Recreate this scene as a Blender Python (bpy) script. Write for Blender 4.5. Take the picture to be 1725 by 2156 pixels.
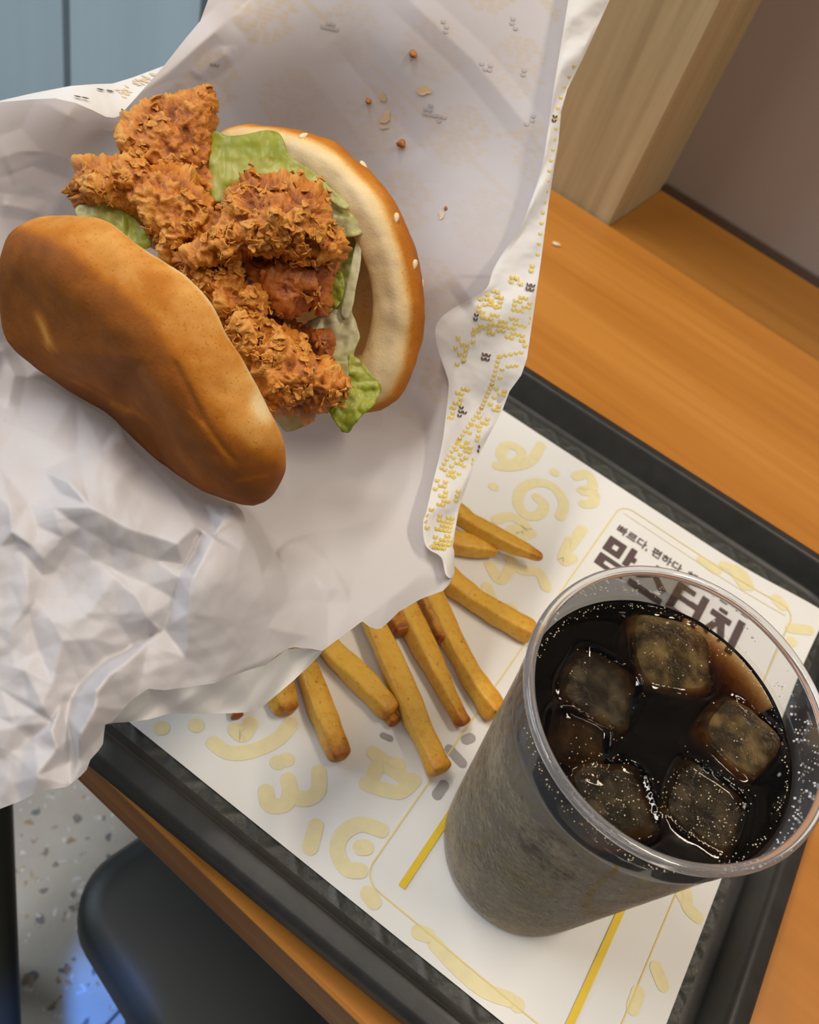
import bpy, math, random
import numpy as np
from mathutils import Matrix, Vector

for o in list(bpy.data.objects):
    bpy.data.objects.remove(o)
rng = np.random.default_rng(7)
random.seed(7)
SC = bpy.context.scene
COL = SC.collection

# ------------------------------------------------------------------ camera
TABLE_Z = 0.750
TRAY_Z = 0.754                       # upper face of the tray floor
F_PX, CX, CY = 1915.0, 862.5, 1078.0  # 1725 x 2156 frame
CAM = np.array([0.0, 0.0, TRAY_Z + 0.351])
BM = np.array([[0.8069, 0.5296, 0.2616], [0.5618, -0.5511, -0.6170], [-0.1826, 0.6448, -0.7422]])
_u, _s, _vt = np.linalg.svd(BM)
BM = _u @ _vt                        # rows: camera right / down / forward in world axes
cam_data = bpy.data.cameras.new('camera')
cam = bpy.data.objects.new('camera', cam_data)
COL.objects.link(cam)
cam.matrix_world = Matrix((
    (BM[0, 0], -BM[1, 0], -BM[2, 0], CAM[0]),
    (BM[0, 1], -BM[1, 1], -BM[2, 1], CAM[1]),
    (BM[0, 2], -BM[1, 2], -BM[2, 2], CAM[2]),
    (0, 0, 0, 1)))
cam_data.sensor_fit = 'HORIZONTAL'
cam_data.sensor_width = 36.0
cam_data.lens = 36.0 * F_PX / 1725.0
cam_data.clip_start = 0.01
cam_data.dof.use_dof = True
cam_data.dof.focus_distance = 0.295
cam_data.dof.aperture_fstop = 24.0
SC.camera = cam

# ------------------------------------------------------------------ light
SC.view_settings.view_transform = 'Standard'
SC.view_settings.look = 'None'
SC.view_settings.exposure = 0.08
SC.view_settings.gamma = 1.0
SC.view_settings.use_curve_mapping = False
world = bpy.data.worlds.new('world')
SC.world = world
world.use_nodes = True
world.node_tree.nodes['Background'].inputs['Color'].default_value = (0.90, 0.90, 0.96, 1)
world.node_tree.nodes['Background'].inputs['Strength'].default_value = 0.15


def lamp(name, loc, target, sx, sy, power, color):
    l = bpy.data.lights.new(name, 'AREA')
    l.shape = 'RECTANGLE'
    l.size, l.size_y = sx, sy
    l.energy = power
    l.color = color
    o = bpy.data.objects.new(name, l)
    COL.objects.link(o)
    o.location = loc
    o.rotation_euler = (Vector(target) - Vector(loc)).to_track_quat('-Z', 'Y').to_euler()
    return o


lamp('strip_ceiling_lamp', (0.55, 0.55, 2.5), (0.05, 0.2, 0.75), 1.1, 0.10, 19, (1.0, 0.86, 0.68))
lamp('second_strip_ceiling_lamp', (-0.75, 0.10, 2.5), (-0.1, 0.25, 0.8), 1.1, 0.10, 15, (1.0, 0.93, 0.86))
lamp('third_strip_ceiling_lamp', (0.25, -0.55, 2.5), (0.0, 0.2, 0.8), 1.1, 0.10, 4.5, (1.0, 0.90, 0.78))
lamp('daylight_opening', (-2.3, -0.5, 1.9), (-0.6, 0.9, 0.7), 1.2, 1.6, 26, (0.70, 0.84, 1.0))
_bl = bpy.data.lights.new('blue_floor_spot', 'SPOT')  # bare spot added beside the camera for the blue pool on the floor
_bl.energy = 60
_bl.color = (0.08, 0.28, 1.0)
_bl.spot_size = math.radians(8)
_bl.spot_blend = 0.6
_bl.shadow_soft_size = 0.02
_blo = bpy.data.objects.new('blue_floor_spot', _bl)
COL.objects.link(_blo)
_blo.location = (-0.03, -0.06, 1.06)
_blo.rotation_euler = (Vector((-0.133, 0.168, 0.0)) - Vector(_blo.location)).to_track_quat('-Z', 'Y').to_euler()


# ------------------------------------------------------------------ helpers
def unproj(x, y, d):
    """pixel of the 1725x2156 frame at camera depth d (metres) -> world"""
    x = np.asarray(x, float); y = np.asarray(y, float); d = np.asarray(d, float)
    X = (x - CX) / F_PX * d
    Y = (y - CY) / F_PX * d
    return CAM + X[..., None] * BM[0] + Y[..., None] * BM[1] + d[..., None] * BM[2]


def c2w(P):
    return CAM + np.asarray(P, float) @ BM


def proj(W):
    P = (np.asarray(W, float) - CAM) @ BM.T
    return P[..., 0] / P[..., 2] * F_PX + CX, P[..., 1] / P[..., 2] * F_PX + CY, P[..., 2]


def on_plane(x, y, z):
    r = unproj(x, y, 1.0) - CAM
    t = (z - CAM[2]) / r[..., 2]
    return CAM + r * np.asarray(t)[..., None]


def hash3(i, j, k):
    n = (i.astype(np.int64) * 73856093) ^ (j.astype(np.int64) * 19349663) ^ (k.astype(np.int64) * 83492791)
    n = (n ^ (n >> 13)) * 1274126177
    n = n & 0x7fffffff
    n = (n ^ (n >> 16)) & 0xffff
    return n / 65535.0


def vnoise(p):
    p = np.asarray(p, float)
    f = np.floor(p); t = p - f; f = f.astype(np.int64)
    t = t * t * (3 - 2 * t)
    out = 0
    for a in (0, 1):
        for b in (0, 1):
            for c in (0, 1):
                w = (t[:, 0] if a else 1 - t[:, 0]) * (t[:, 1] if b else 1 - t[:, 1]) * (t[:, 2] if c else 1 - t[:, 2])
                out = out + w * hash3(f[:, 0] + a, f[:, 1] + b, f[:, 2] + c)
    return out


def fbm(p, n=4, ridged=False):
    a, s, tot, out = 1.0, 1.0, 0.0, 0
    for i in range(n):
        v = vnoise(p * s + 17.3 * i)
        if ridged:
            v = 1 - abs(2 * v - 1)
        out = out + a * v; tot += a
        a *= 0.5; s *= 2.03
    return out / tot


def worley(p):
    p = np.asarray(p, float)
    f = np.floor(p).astype(np.int64)
    best = np.full(len(p), 9.0); second = np.full(len(p), 9.0)
    for a in (-1, 0, 1):
        for b in (-1, 0, 1):
            for c in (-1, 0, 1):
                q = f + (a, b, c)
                r = np.stack([hash3(q[:, 0], q[:, 1], q[:, 2]), hash3(q[:, 1], q[:, 2], q[:, 0] + 91), hash3(q[:, 2], q[:, 0], q[:, 1] + 37)], 1)
                d = np.linalg.norm(q + r - p, axis=1)
                m = d < best
                second = np.where(m, best, np.minimum(second, d))
                best = np.where(m, d, best)
    return best, second


def mesh_obj(name, verts, faces, mat=None, parent=None, smooth=True, attrs=None):
    me = bpy.data.meshes.new(name)
    verts = np.asarray(verts, float)
    me.from_pydata(verts.tolist(), [], [list(map(int, f)) for f in faces])
    if attrs:
        for k, v in attrs.items():
            at = me.attributes.new(k, 'FLOAT', 'POINT')
            at.data.foreach_set('value', np.asarray(v, np.float32))
    me.validate()
    me.update()
    if smooth:
        me.polygons.foreach_set('use_smooth', [True] * len(me.polygons))
    o = bpy.data.objects.new(name, me)
    COL.objects.link(o)
    if mat:
        me.materials.append(mat)
    if parent:
        o.parent = parent
        o.matrix_parent_inverse = Matrix.Identity(4)
        o.matrix_basis = parent.matrix_world.inverted() if parent.get('_w') else Matrix.Identity(4)
    return o


def empty(name, loc=(0, 0, 0), label=None, cat=None, group=None, rot=None):
    o = bpy.data.objects.new(name, None)
    COL.objects.link(o)
    o.location = loc
    if rot is not None:
        o.rotation_euler = rot
    tag(o, label, cat, group)
    return o


def tag(o, label=None, cat=None, group=None, kind=None):
    if label: o['label'] = label
    if cat: o['category'] = cat
    if group: o['group'] = group
    if kind: o['kind'] = kind
    return o


def adopt(child, parent):
    """child mesh is in world coordinates; keep it there under a moved parent"""
    child.parent = parent
    loc = Vector(parent.location)
    if parent.parent:
        loc = loc + Vector(parent.parent.location)
    child.location = Vector(child.location) - loc
    return child


def poly_inside(P, poly):
    x, y = P[:, 0], P[:, 1]
    ins = np.zeros(len(P), bool)
    n = len(poly)
    for i in range(n):
        x1, y1 = poly[i]; x2, y2 = poly[(i + 1) % n]
        c = ((y1 > y) != (y2 > y))
        if y1 != y2:
            ins ^= c & (x < (x2 - x1) * (y - y1) / (y2 - y1) + x1)
    return ins


def seg_near(P, pts, closed=False):
    """distance to a polyline, nearest point, signed side"""
    pts = np.asarray(pts, float)
    n = len(pts)
    D = np.full(len(P), 1e9); Q = np.zeros_like(P); S = np.zeros(len(P)); T = np.zeros(len(P))
    for i in range(n if closed else n - 1):
        a = pts[i]; b = pts[(i + 1) % n]; ab = b - a
        L = ab @ ab
        if L < 1e-12: continue
        t = np.clip(((P - a) @ ab) / L, 0, 1)
        q = a + t[:, None] * ab
        d = np.hypot(P[:, 0] - q[:, 0], P[:, 1] - q[:, 1])
        m = d < D
        D = np.where(m, d, D); Q[m] = q[m]
        s = ab[0] * (P[:, 1] - a[1]) - ab[1] * (P[:, 0] - a[0])
        S = np.where(m, s, S)
        T = np.where(m, (i + t) / (n - 1), T)
    return D, Q, np.sign(S), T


def smooth_line(pts, n=6, closed=False):
    pts = np.asarray(pts, float)
    m = len(pts)
    out = []
    for i in range(m if closed else m - 1):
        p0 = pts[(i - 1) % m] if closed or i > 0 else pts[0]
        p1 = pts[i]; p2 = pts[(i + 1) % m]
        p3 = pts[(i + 2) % m] if closed or i + 2 < m else pts[-1]
        for k in range(n):
            t = k / n
            out.append(0.5 * (2 * p1 + (p2 - p0) * t + (2 * p0 - 5 * p1 + 4 * p2 - p3) * t * t + (3 * p1 - p0 - 3 * p2 + p3) * t ** 3))
    if not closed:
        out.append(pts[-1])
    return np.array(out)


def fill(outline, step):
    """grid that fills an outline; border vertices sit on it. -> pts, faces, border mask"""
    outline = np.asarray(outline, float)
    lo = outline.min(0) - step; hi = outline.max(0) + step
    nx = int((hi[0] - lo[0]) / step) + 2; ny = int((hi[1] - lo[1]) / step) + 2
    gx, gy = np.meshgrid(lo[0] + step * np.arange(nx), lo[1] + step * np.arange(ny))
    cc = np.stack([gx[:-1, :-1].ravel() + step / 2, gy[:-1, :-1].ravel() + step / 2], 1)
    ins = poly_inside(cc, outline).reshape(ny - 1, nx - 1)
    cnt = np.zeros((ny, nx), int)
    cnt[:-1, :-1] += ins; cnt[1:, :-1] += ins; cnt[:-1, 1:] += ins; cnt[1:, 1:] += ins
    idx = -np.ones((ny, nx), int)
    used = cnt > 0
    idx[used] = np.arange(used.sum())
    P = np.stack([gx[used], gy[used]], 1)
    border = cnt[used] < 4
    D, Q, S, T = seg_near(P[border], outline, True)
    P[border] = Q
    j, i = np.nonzero(ins)
    faces = np.stack([idx[j, i], idx[j, i + 1], idx[j + 1, i + 1], idx[j + 1, i]], 1)
    return P, faces, border


def grid_faces(nu, nv, wrap=False):
    f = []
    for i in range(nu - 1):
        for j in range(nv if wrap else nv - 1):
            j2 = (j + 1) % nv
            f.append((i * nv + j, i * nv + j2, (i + 1) * nv + j2, (i + 1) * nv + j))
    return f


def vnormals(V, F):
    F = np.asarray(F)
    n = np.cross(V[F[:, 2]] - V[F[:, 0]], V[F[:, 3]] - V[F[:, 1]])
    N = np.zeros_like(V)
    for k in range(4):
        np.add.at(N, F[:, k], n)
    return N / (np.linalg.norm(N, axis=1)[:, None] + 1e-15)


class TPS:
    def __init__(self, pts):
        pts = np.asarray(pts, float)
        self.p = pts[:, :2] / 1000.0
        n = len(pts)
        K = self.k(self.p)
        A = np.zeros((n + 3, n + 3))
        A[:n, :n] = K + 2e-4 * np.eye(n)
        A[:n, n] = 1; A[:n, n + 1:] = self.p
        A[n, :n] = 1; A[n + 1:, :n] = self.p.T
        self.w = np.linalg.solve(A, np.concatenate([pts[:, 2], [0, 0, 0]]))

    def k(self, q):
        r2 = ((q[:, None] - self.p[None]) ** 2).sum(2)
        return 0.5 * r2 * np.log(r2 + 1e-12)

    def __call__(self, xy):
        q = np.asarray(xy, float)[:, :2] / 1000.0
        return self.k(q) @ self.w[:-3] + self.w[-3] + q @ self.w[-2:]


def box_mesh(bm_list, x0, x1, y0, y1, z0, z1, bev=0.0):
    """append a (chamfered) box to [verts, faces]"""
    V, F = bm_list
    b = min(bev, (x1 - x0) / 2.01, (y1 - y0) / 2.01, (z1 - z0) / 2.01)
    base = len(V)
    if b <= 0:
        for z in (z0, z1):
            V += [(x0, y0, z), (x1, y0, z), (x1, y1, z), (x0, y1, z)]
        F += [tuple(base + i for i in f) for f in ((3, 2, 1, 0), (4, 5, 6, 7), (0, 1, 5, 4), (1, 2, 6, 5), (2, 3, 7, 6), (3, 0, 4, 7))]
        return
    for z, i in ((z0, b), (z0 + b, 0), (z1 - b, 0), (z1, b)):
        V += [(x0 + i, y0 + i, z), (x1 - i, y0 + i, z), (x1 - i, y1 - i, z), (x0 + i, y1 - i, z)]
    F.append((base + 3, base + 2, base + 1, base))
    F.append((base + 12, base + 13, base + 14, base + 15))
    for l in range(3):
        for k in range(4):
            a = base + 4 * l + k; c = base + 4 * l + (k + 1) % 4
            F.append((a, c, c + 4, a + 4))


def box(name, x0, x1, y0, y1, z0, z1, mat, parent=None, bev=0.0):
    vf = [[], []]
    box_mesh(vf, x0, x1, y0, y1, z0, z1, bev)
    return mesh_obj(name, vf[0], vf[1], mat, parent, smooth=False)


def lathe(profile, n):
    profile = np.asarray(profile, float)
    t = np.linspace(0, 2 * np.pi, n, endpoint=False)
    V = np.stack([profile[:, None, 0] * np.cos(t)[None], profile[:, None, 0] * np.sin(t)[None], np.repeat(profile[:, 1:2], n, 1)], 2).reshape(-1, 3)
    return V, grid_faces(len(profile), n, True)


# ------------------------------------------------------------------ materials
def new_mat(name):
    m = bpy.data.materials.new(name)
    m.use_nodes = True
    nt = m.node_tree
    nt.nodes.clear()
    out = nt.nodes.new('ShaderNodeOutputMaterial')
    return m, nt, out


def N(nt, t, **kw):
    n = nt.nodes.new(t)
    for k, v in kw.items():
        if k.startswith('i_'):
            key = k[2:]
            n.inputs[int(key) if key.isdigit() else key].default_value = v
        else:
            setattr(n, k, v)
    return n


def L(nt, a, b):
    nt.links.new(a, b)


def ramp(nt, fac, stops):
    r = N(nt, 'ShaderNodeValToRGB')
    while len(r.color_ramp.elements) < len(stops):
        r.color_ramp.elements.new(0.5)
    for e, (p, c) in zip(r.color_ramp.elements, stops):
        e.position = p
        e.color = (*c, 1) if len(c) == 3 else c
    L(nt, fac, r.inputs[0])
    return r.outputs[0]


def noise(nt, scale, detail=4, coord='Object', rough=0.55, sx=None):
    tc = N(nt, 'ShaderNodeTexCoord')
    n = N(nt, 'ShaderNodeTexNoise', i_Scale=scale, i_Detail=detail, i_Roughness=rough)
    if sx:
        mp = N(nt, 'ShaderNodeMapping')
        mp.inputs['Scale'].default_value = sx
        L(nt, tc.outputs[coord], mp.inputs[0])
        L(nt, mp.outputs[0], n.inputs['Vector'])
    else:
        L(nt, tc.outputs[coord], n.inputs['Vector'])
    return n.outputs['Fac']


def bump(nt, h, strength, dist):
    b = N(nt, 'ShaderNodeBump', i_Strength=strength, i_Distance=dist)
    L(nt, h, b.inputs['Height'])
    return b.outputs[0]


def simple(name, color, rough=0.5, metallic=0.0, var=0.0, scale=60, bumps=None, spec=0.5, sss=0.0, coat=0.0):
    m, nt, out = new_mat(name)
    p = N(nt, 'ShaderNodeBsdfPrincipled', i_Roughness=rough, i_Metallic=metallic)
    p.inputs['Specular IOR Level'].default_value = spec
    p.inputs['Coat Weight'].default_value = coat
    f = noise(nt, scale)
    a = tuple(max(0, c * (1 - var)) for c in color); b = tuple(min(1, c * (1 + var)) for c in color)
    L(nt, ramp(nt, f, [(0.3, a), (0.7, b)]), p.inputs['Base Color'])
    if bumps:
        L(nt, bump(nt, noise(nt, bumps[0]), bumps[1], bumps[2]), p.inputs['Normal'])
    L(nt, p.outputs[0], out.inputs[0])
    return m


def wood(name, c1, c2, c3, scale, axis, rough=0.4, fine=1.0):
    """axis: grain runs along this local axis"""
    m, nt, out = new_mat(name)
    st = [1.0, 1.0, 1.0]
    st[axis] = 0.04
    p = N(nt, 'ShaderNodeBsdfPrincipled', i_Roughness=rough)
    f1 = noise(nt, scale, 5, sx=st)
    f2 = noise(nt, scale * 6, 3, sx=st)
    mx = N(nt, 'ShaderNodeMath', operation='MULTIPLY_ADD')
    L(nt, f2, mx.inputs[0]); mx.inputs[1].default_value = 0.55 * fine; L(nt, f1, mx.inputs[2])
    L(nt, ramp(nt, mx.outputs[0], [(0.50, c1), (0.76, c2), (1.0, c3)]), p.inputs['Base Color'])
    L(nt, bump(nt, f2, 0.08, 0.001), p.inputs['Normal'])
    L(nt, p.outputs[0], out.inputs[0])
    return m


def paper_mat(name, color, trans=0.25, var=0.03, rough=0.55, scale=25, prt=None):
    m, nt, out = new_mat(name)
    p = N(nt, 'ShaderNodeBsdfPrincipled', i_Roughness=rough)
    p.inputs['Specular IOR Level'].default_value = 0.35
    f = noise(nt, scale, 5)
    a = tuple(c * (1 - var) for c in color); b = tuple(min(1, c * (1 + var)) for c in color)
    cr = ramp(nt, f, [(0.3, a), (0.7, b)])
    if prt:
        at = N(nt, 'ShaderNodeAttribute', attribute_name=prt[0])
        mm = N(nt, 'ShaderNodeMath', operation='MULTIPLY'); L(nt, at.outputs['Fac'], mm.inputs[0]); mm.inputs[1].default_value = 0.75
        mc = N(nt, 'ShaderNodeMix', data_type='RGBA')
        L(nt, mm.outputs[0], mc.inputs[0]); L(nt, cr, mc.inputs[6]); mc.inputs[7].default_value = (*prt[1], 1)
        cr = mc.outputs[2]
    L(nt, cr, p.inputs['Base Color'])
    L(nt, bump(nt, noise(nt, 900, 3), 0.06, 0.0005), p.inputs['Normal'])
    t = N(nt, 'ShaderNodeBsdfTranslucent')
    L(nt, cr, t.inputs[0])
    mx = N(nt, 'ShaderNodeMixShader', i_0=trans)
    L(nt, p.outputs[0], mx.inputs[1]); L(nt, t.outputs[0], mx.inputs[2])
    L(nt, mx.outputs[0], out.inputs[0])
    return m


def attr_mat(name, attr, stops, rough=0.5, var=0.25, scale=150, bumps=(700, 0.3, 0.001), trans=0.0, sss=0.0, ssr=0.003, spec=0.4, specks=None):
    m, nt, out = new_mat(name)
    p = N(nt, 'ShaderNodeBsdfPrincipled', i_Roughness=rough)
    p.inputs['Specular IOR Level'].default_value = spec
    a = N(nt, 'ShaderNodeAttribute', attribute_name=attr)
    nz = noise(nt, scale, 5)
    ad = N(nt, 'ShaderNodeMath', operation='MULTIPLY_ADD')
    sb = N(nt, 'ShaderNodeMath', operation='SUBTRACT'); L(nt, nz, sb.inputs[0]); sb.inputs[1].default_value = 0.5
    L(nt, sb.outputs[0], ad.inputs[0]); ad.inputs[1].default_value = var; L(nt, a.outputs['Fac'], ad.inputs[2])
    if specks:
        sr = ramp(nt, noise(nt, specks[0], 2), [(specks[1], (0, 0, 0)), (specks[1] + 0.06, (1, 1, 1))])
        a2 = N(nt, 'ShaderNodeMath', operation='MULTIPLY_ADD'); L(nt, sr, a2.inputs[0]); a2.inputs[1].default_value = specks[2]; L(nt, ad.outputs[0], a2.inputs[2])
        ad = a2
    c = ramp(nt, ad.outputs[0], stops)
    L(nt, c, p.inputs['Base Color'])
    if sss > 0:
        p.inputs['Subsurface Weight'].default_value = sss
        p.inputs['Subsurface Radius'].default_value = (1.0, 0.6, 0.3)
        p.inputs['Subsurface Scale'].default_value = ssr
    if bumps:
        L(nt, bump(nt, noise(nt, bumps[0], 4), bumps[1], bumps[2]), p.inputs['Normal'])
    if trans > 0:
        t = N(nt, 'ShaderNodeBsdfTranslucent'); L(nt, c, t.inputs[0])
        mx = N(nt, 'ShaderNodeMixShader', i_0=trans)
        L(nt, p.outputs[0], mx.inputs[1]); L(nt, t.outputs[0], mx.inputs[2])
        L(nt, mx.outputs[0], out.inputs[0])
    else:
        L(nt, p.outputs[0], out.inputs[0])
    return m


M_TABLE = wood('table_wood', (0.40, 0.145, 0.018), (0.47, 0.180, 0.025), (0.54, 0.220, 0.036), 22, 0, 0.38)
M_EDGE = wood('table_edge_wood', (0.16, 0.060, 0.014), (0.24, 0.092, 0.022), (0.33, 0.135, 0.034), 40, 0, 0.45)
M_BEIGE = wood('beige_laminate', (0.34, 0.25, 0.12), (0.46, 0.345, 0.18), (0.57, 0.44, 0.25), 26, 2, 0.5)
M_GREY = simple('taupe_paint', (0.34, 0.285, 0.25), 0.8, var=0.03, scale=8)
M_BLUE = wood('blue_paint', (0.44, 0.55, 0.60), (0.48, 0.60, 0.65), (0.53, 0.65, 0.70), 9, 2, 0.45, 0.5)
M_BLUE_D = simple('blue_gap', (0.05, 0.08, 0.14), 0.8)
M_TRAY = simple('tray_plastic', (0.023, 0.023, 0.021), 0.42, var=0.25, scale=90, bumps=(1500, 0.12, 0.0005))
M_STOOL = simple('stool_vinyl', (0.021, 0.024, 0.021), 0.5, var=0.1, scale=30, bumps=(900, 0.1, 0.0005))
M_DARK = simple('dark_metal', (0.02, 0.02, 0.02), 0.5)
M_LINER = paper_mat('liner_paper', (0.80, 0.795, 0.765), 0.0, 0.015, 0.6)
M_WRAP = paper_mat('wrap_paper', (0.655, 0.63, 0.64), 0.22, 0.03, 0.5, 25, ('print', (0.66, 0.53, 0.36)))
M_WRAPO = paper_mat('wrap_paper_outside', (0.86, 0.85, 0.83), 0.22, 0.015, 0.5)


def ink(name, col, rough=0.6):
    return simple(name, col, rough, var=0.04, scale=200)


M_PALE = ink('pale_yellow_ink', (0.80, 0.715, 0.42))
M_YEL = ink('yellow_ink', (0.80, 0.56, 0.035))
M_BROWN_INK = ink('brown_ink', (0.105, 0.070, 0.065))
M_GREYINK = ink('grey_ink', (0.36, 0.35, 0.34))
M_WYEL = ink('wrap_yellow_ink', (0.72, 0.53, 0.06))
M_WBR = ink('wrap_brown_ink', (0.11, 0.075, 0.060))
M_FAINT = ink('faint_beige_ink', (0.735, 0.685, 0.61))
M_FAINTG = ink('faint_grey_ink', (0.46, 0.42, 0.405))
M_STAIN = ink('grease_stain', (0.70, 0.53, 0.30), 0.35)


# ------------------------------------------------------------------ setting
ROT = -math.radians(4.0)        # the room and table against the tray
RC, RS = math.cos(ROT), math.sin(ROT)


def room(o):
    o.rotation_euler = (0, 0, ROT)
    return o


def R2(x, y):
    """world -> room frame"""
    return x * RC + y * RS, -x * RS + y * RC


def terrazzo():
    m, nt, out = new_mat('terrazzo')
    p = N(nt, 'ShaderNodeBsdfPrincipled', i_Roughness=0.32)
    tc = N(nt, 'ShaderNodeTexCoord')
    base = ramp(nt, noise(nt, 14, 4), [(0.3, (0.47, 0.42, 0.35)), (0.7, (0.58, 0.54, 0.47))])
    col = base
    for sc, thr, cA, cB, sd in ((55, 0.27, (0.16, 0.17, 0.19), (0.24, 0.20, 0.16), 0), (70, 0.24, (0.48, 0.33, 0.17), (0.36, 0.25, 0.16), 3), (80, 0.22, (0.75, 0.74, 0.72), (0.66, 0.66, 0.68), 7)):
        mp = N(nt, 'ShaderNodeMapping'); mp.inputs['Location'].default_value = (sd, sd * 1.7, 0)
        L(nt, tc.outputs['Object'], mp.inputs[0])
        nz = N(nt, 'ShaderNodeTexNoise', i_Scale=sc * 1.2)
        L(nt, mp.outputs[0], nz.inputs['Vector'])
        v = N(nt, 'ShaderNodeTexVoronoi', i_Scale=sc, i_Randomness=1.0)
        mxv = N(nt, 'ShaderNodeMix', data_type='RGBA', i_0=0.02)
        L(nt, mp.outputs[0], mxv.inputs[6]); L(nt, nz.outputs['Color'], mxv.inputs[7])
        L(nt, mxv.outputs[2], v.inputs['Vector'])
        msk = ramp(nt, v.outputs['Distance'], [(thr - 0.05, (1, 1, 1)), (thr + 0.03, (0, 0, 0))])
        sp = N(nt, 'ShaderNodeSeparateColor'); L(nt, v.outputs['Color'], sp.inputs[0])
        sel = N(nt, 'ShaderNodeMath', operation='LESS_THAN'); L(nt, sp.outputs[0], sel.inputs[0]); sel.inputs[1].default_value = 0.55
        mm = N(nt, 'ShaderNodeMath', operation='MULTIPLY'); L(nt, msk, mm.inputs[0]); L(nt, sel.outputs[0], mm.inputs[1])
        cc = ramp(nt, sp.outputs[1], [(0.2, cA), (0.8, cB)])
        mx = N(nt, 'ShaderNodeMix', data_type='RGBA')
        L(nt, mm.outputs[0], mx.inputs[0]); L(nt, col, mx.inputs[6]); L(nt, cc, mx.inputs[7])
        col = mx.outputs[2]
    L(nt, col, p.inputs['Base Color'])
    L(nt, p.outputs[0], out.inputs[0])
    return m


M_TERR = terrazzo()
floor = box('floor', -3.0, 3.0, -2.5, 2.5, -0.06, -0.006, simple('joint_filler', (0.10, 0.10, 0.10), 0.8))
tag(floor, kind='structure')
room(floor)
jx, jy = R2(-0.1237, 0.1859)
for i in range(-3, 4):
    for j in range(-3, 4):
        x0 = jx - 0.6 + 0.6 * i; y0 = jy - 0.35 + 0.6 * j
        if abs(x0) > 2.3 or abs(y0) > 1.9: continue
        t = box('floor_tile', x0 + 0.0015, x0 + 0.5985, y0 + 0.0015, y0 + 0.5985, -0.010, 0.0, M_TERR, floor, 0.001)
WQ = 0.668                                     # wall face behind the table
wall = box('wall_front', -0.52, -0.1805, WQ, 0.86, 0.0, 2.6, M_BEIGE, None, 0.001)
tag(room(wall), kind='structure')
back = box('wall_right', -0.1805, 1.6, 0.7755, 0.86, 0.0, 2.6, M_GREY)
tag(room(back), kind='structure')
ledge = box('trim_1', -0.180, 1.6, WQ + 0.001, 0.775, 0.60, TABLE_Z - 0.003, wood('ledge_wood', (0.24, 0.092, 0.010), (0.28, 0.112, 0.014), (0.33, 0.135, 0.020), 22, 0, 0.45), None, 0.001)
tag(room(ledge), kind='structure')
apron = box('wall_lower', -0.180, 1.6, WQ + 0.001, 0.775, 0.0, 0.60, M_BEIGE)
tag(room(apron), kind='structure')
strip = box('trim_2', -0.179, 1.6, 0.7715, 0.7753, TABLE_Z - 0.003, TABLE_Z + 0.004, simple('dark_joint', (0.09, 0.06, 0.045), 0.7))
tag(room(strip), kind='structure')
bw = box('wall_back', -2.9, -0.5, 1.125, 1.2, 0.0, 2.6, M_BLUE_D)
tag(room(bw), kind='structure')
# boards: one joint seen at pixel (145,100)
jp = unproj(145, 100, 1.0) - CAM
_dx, _dy = R2(jp[0], jp[1]); _ox, _oy = R2(CAM[0], CAM[1])
tq = (1.11 - _oy) / _dy
jb = _ox + tq * _dx
jp2 = unproj(437, 10, 1.0) - CAM
_dx2, _dy2 = R2(jp2[0], jp2[1])
jb2 = _ox + (1.11 - _oy) / _dy2 * _dx2
bwid = jb2 - jb
for k in range(-6, 4):
    box('wall_board', jb + bwid * k + 0.010, jb + bwid * (k + 1) - 0.010, 1.105, 1.128, 0.0, 2.5, M_BLUE, bw, 0.006)

table = empty('table', (0, 0, 0), 'orange-brown wooden table carrying the black tray, against the niche', 'table', rot=(0, 0, ROT))
TL, TR = -0.44, 1.0
box('tabletop', TL, TR, 0.1005, 0.666, TABLE_Z - 0.0035, TABLE_Z, M_TABLE, table, 0.0012)
box('edge_band', TL, TR, 0.1010, 0.6655, TABLE_Z - 0.030, TABLE_Z - 0.0035, M_EDGE, table, 0.0)
vf = [[], []]
box_mesh(vf, 0.56, 0.62, 0.36, 0.42, 0.02, TABLE_Z - 0.03, 0.004)
mesh_obj('post', vf[0], vf[1], M_DARK, table, False)
box('foot_plate', 0.38, 0.80, 0.16, 0.62, 0.0, 0.02, M_DARK, table, 0.004)


def rounded_rect(hx, hy, r, n=8):
    out = []
    for cx, cy, a0 in ((hx - r, hy - r, 0), (-hx + r, hy - r, 90), (-hx + r, -hy + r, 180), (hx - r, -hy + r, 270)):
        for k in range(n + 1):
            a = math.radians(a0 + 90 * k / n)
            out.append((cx + r * math.cos(a), cy + r * math.sin(a)))
    return np.array(out)


def slab(name, hx, hy, r, prof, mat, parent):
    """stack of rounded rectangles; prof: (inset, z)"""
    V, F = [], []
    n = None
    for ins, z in prof:
        q = rounded_rect(hx - ins, hy - ins, max(r - ins, 0.003))
        n = len(q)
        V += [(x, y, z) for x, y in q]
    for l in range(len(prof) - 1):
        for k in range(n):
            a = l * n + k; b = l * n + (k + 1) % n
            F.append((a, b, b + n, a + n))
    F.append(tuple(range(n - 1, -1, -1)))
    F.append(tuple(range((len(prof) - 1) * n, len(prof) * n)))
    o = mesh_obj(name, V, F, mat, parent, True)
    return o


def stool(loc, rz, label, zt=0.462):
    s = empty('stool', loc, label, 'stool', rot=(0, 0, rz))
    slab('seat', 0.17, 0.17, 0.042, [(0.012, zt - 0.046), (0.003, zt - 0.042), (0, zt - 0.032), (0.001, zt - 0.012), (0.006, zt - 0.003), (0.016, zt)], M_STOOL, s)
    for sx in (-1, 1):
        for sy in (-1, 1):
            x, y = 0.115 * sx, 0.115 * sy
            box('leg', x - 0.014, x + 0.014, y - 0.014, y + 0.014, 0, zt - 0.044, M_DARK, s, 0.003)
    return s


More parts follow.
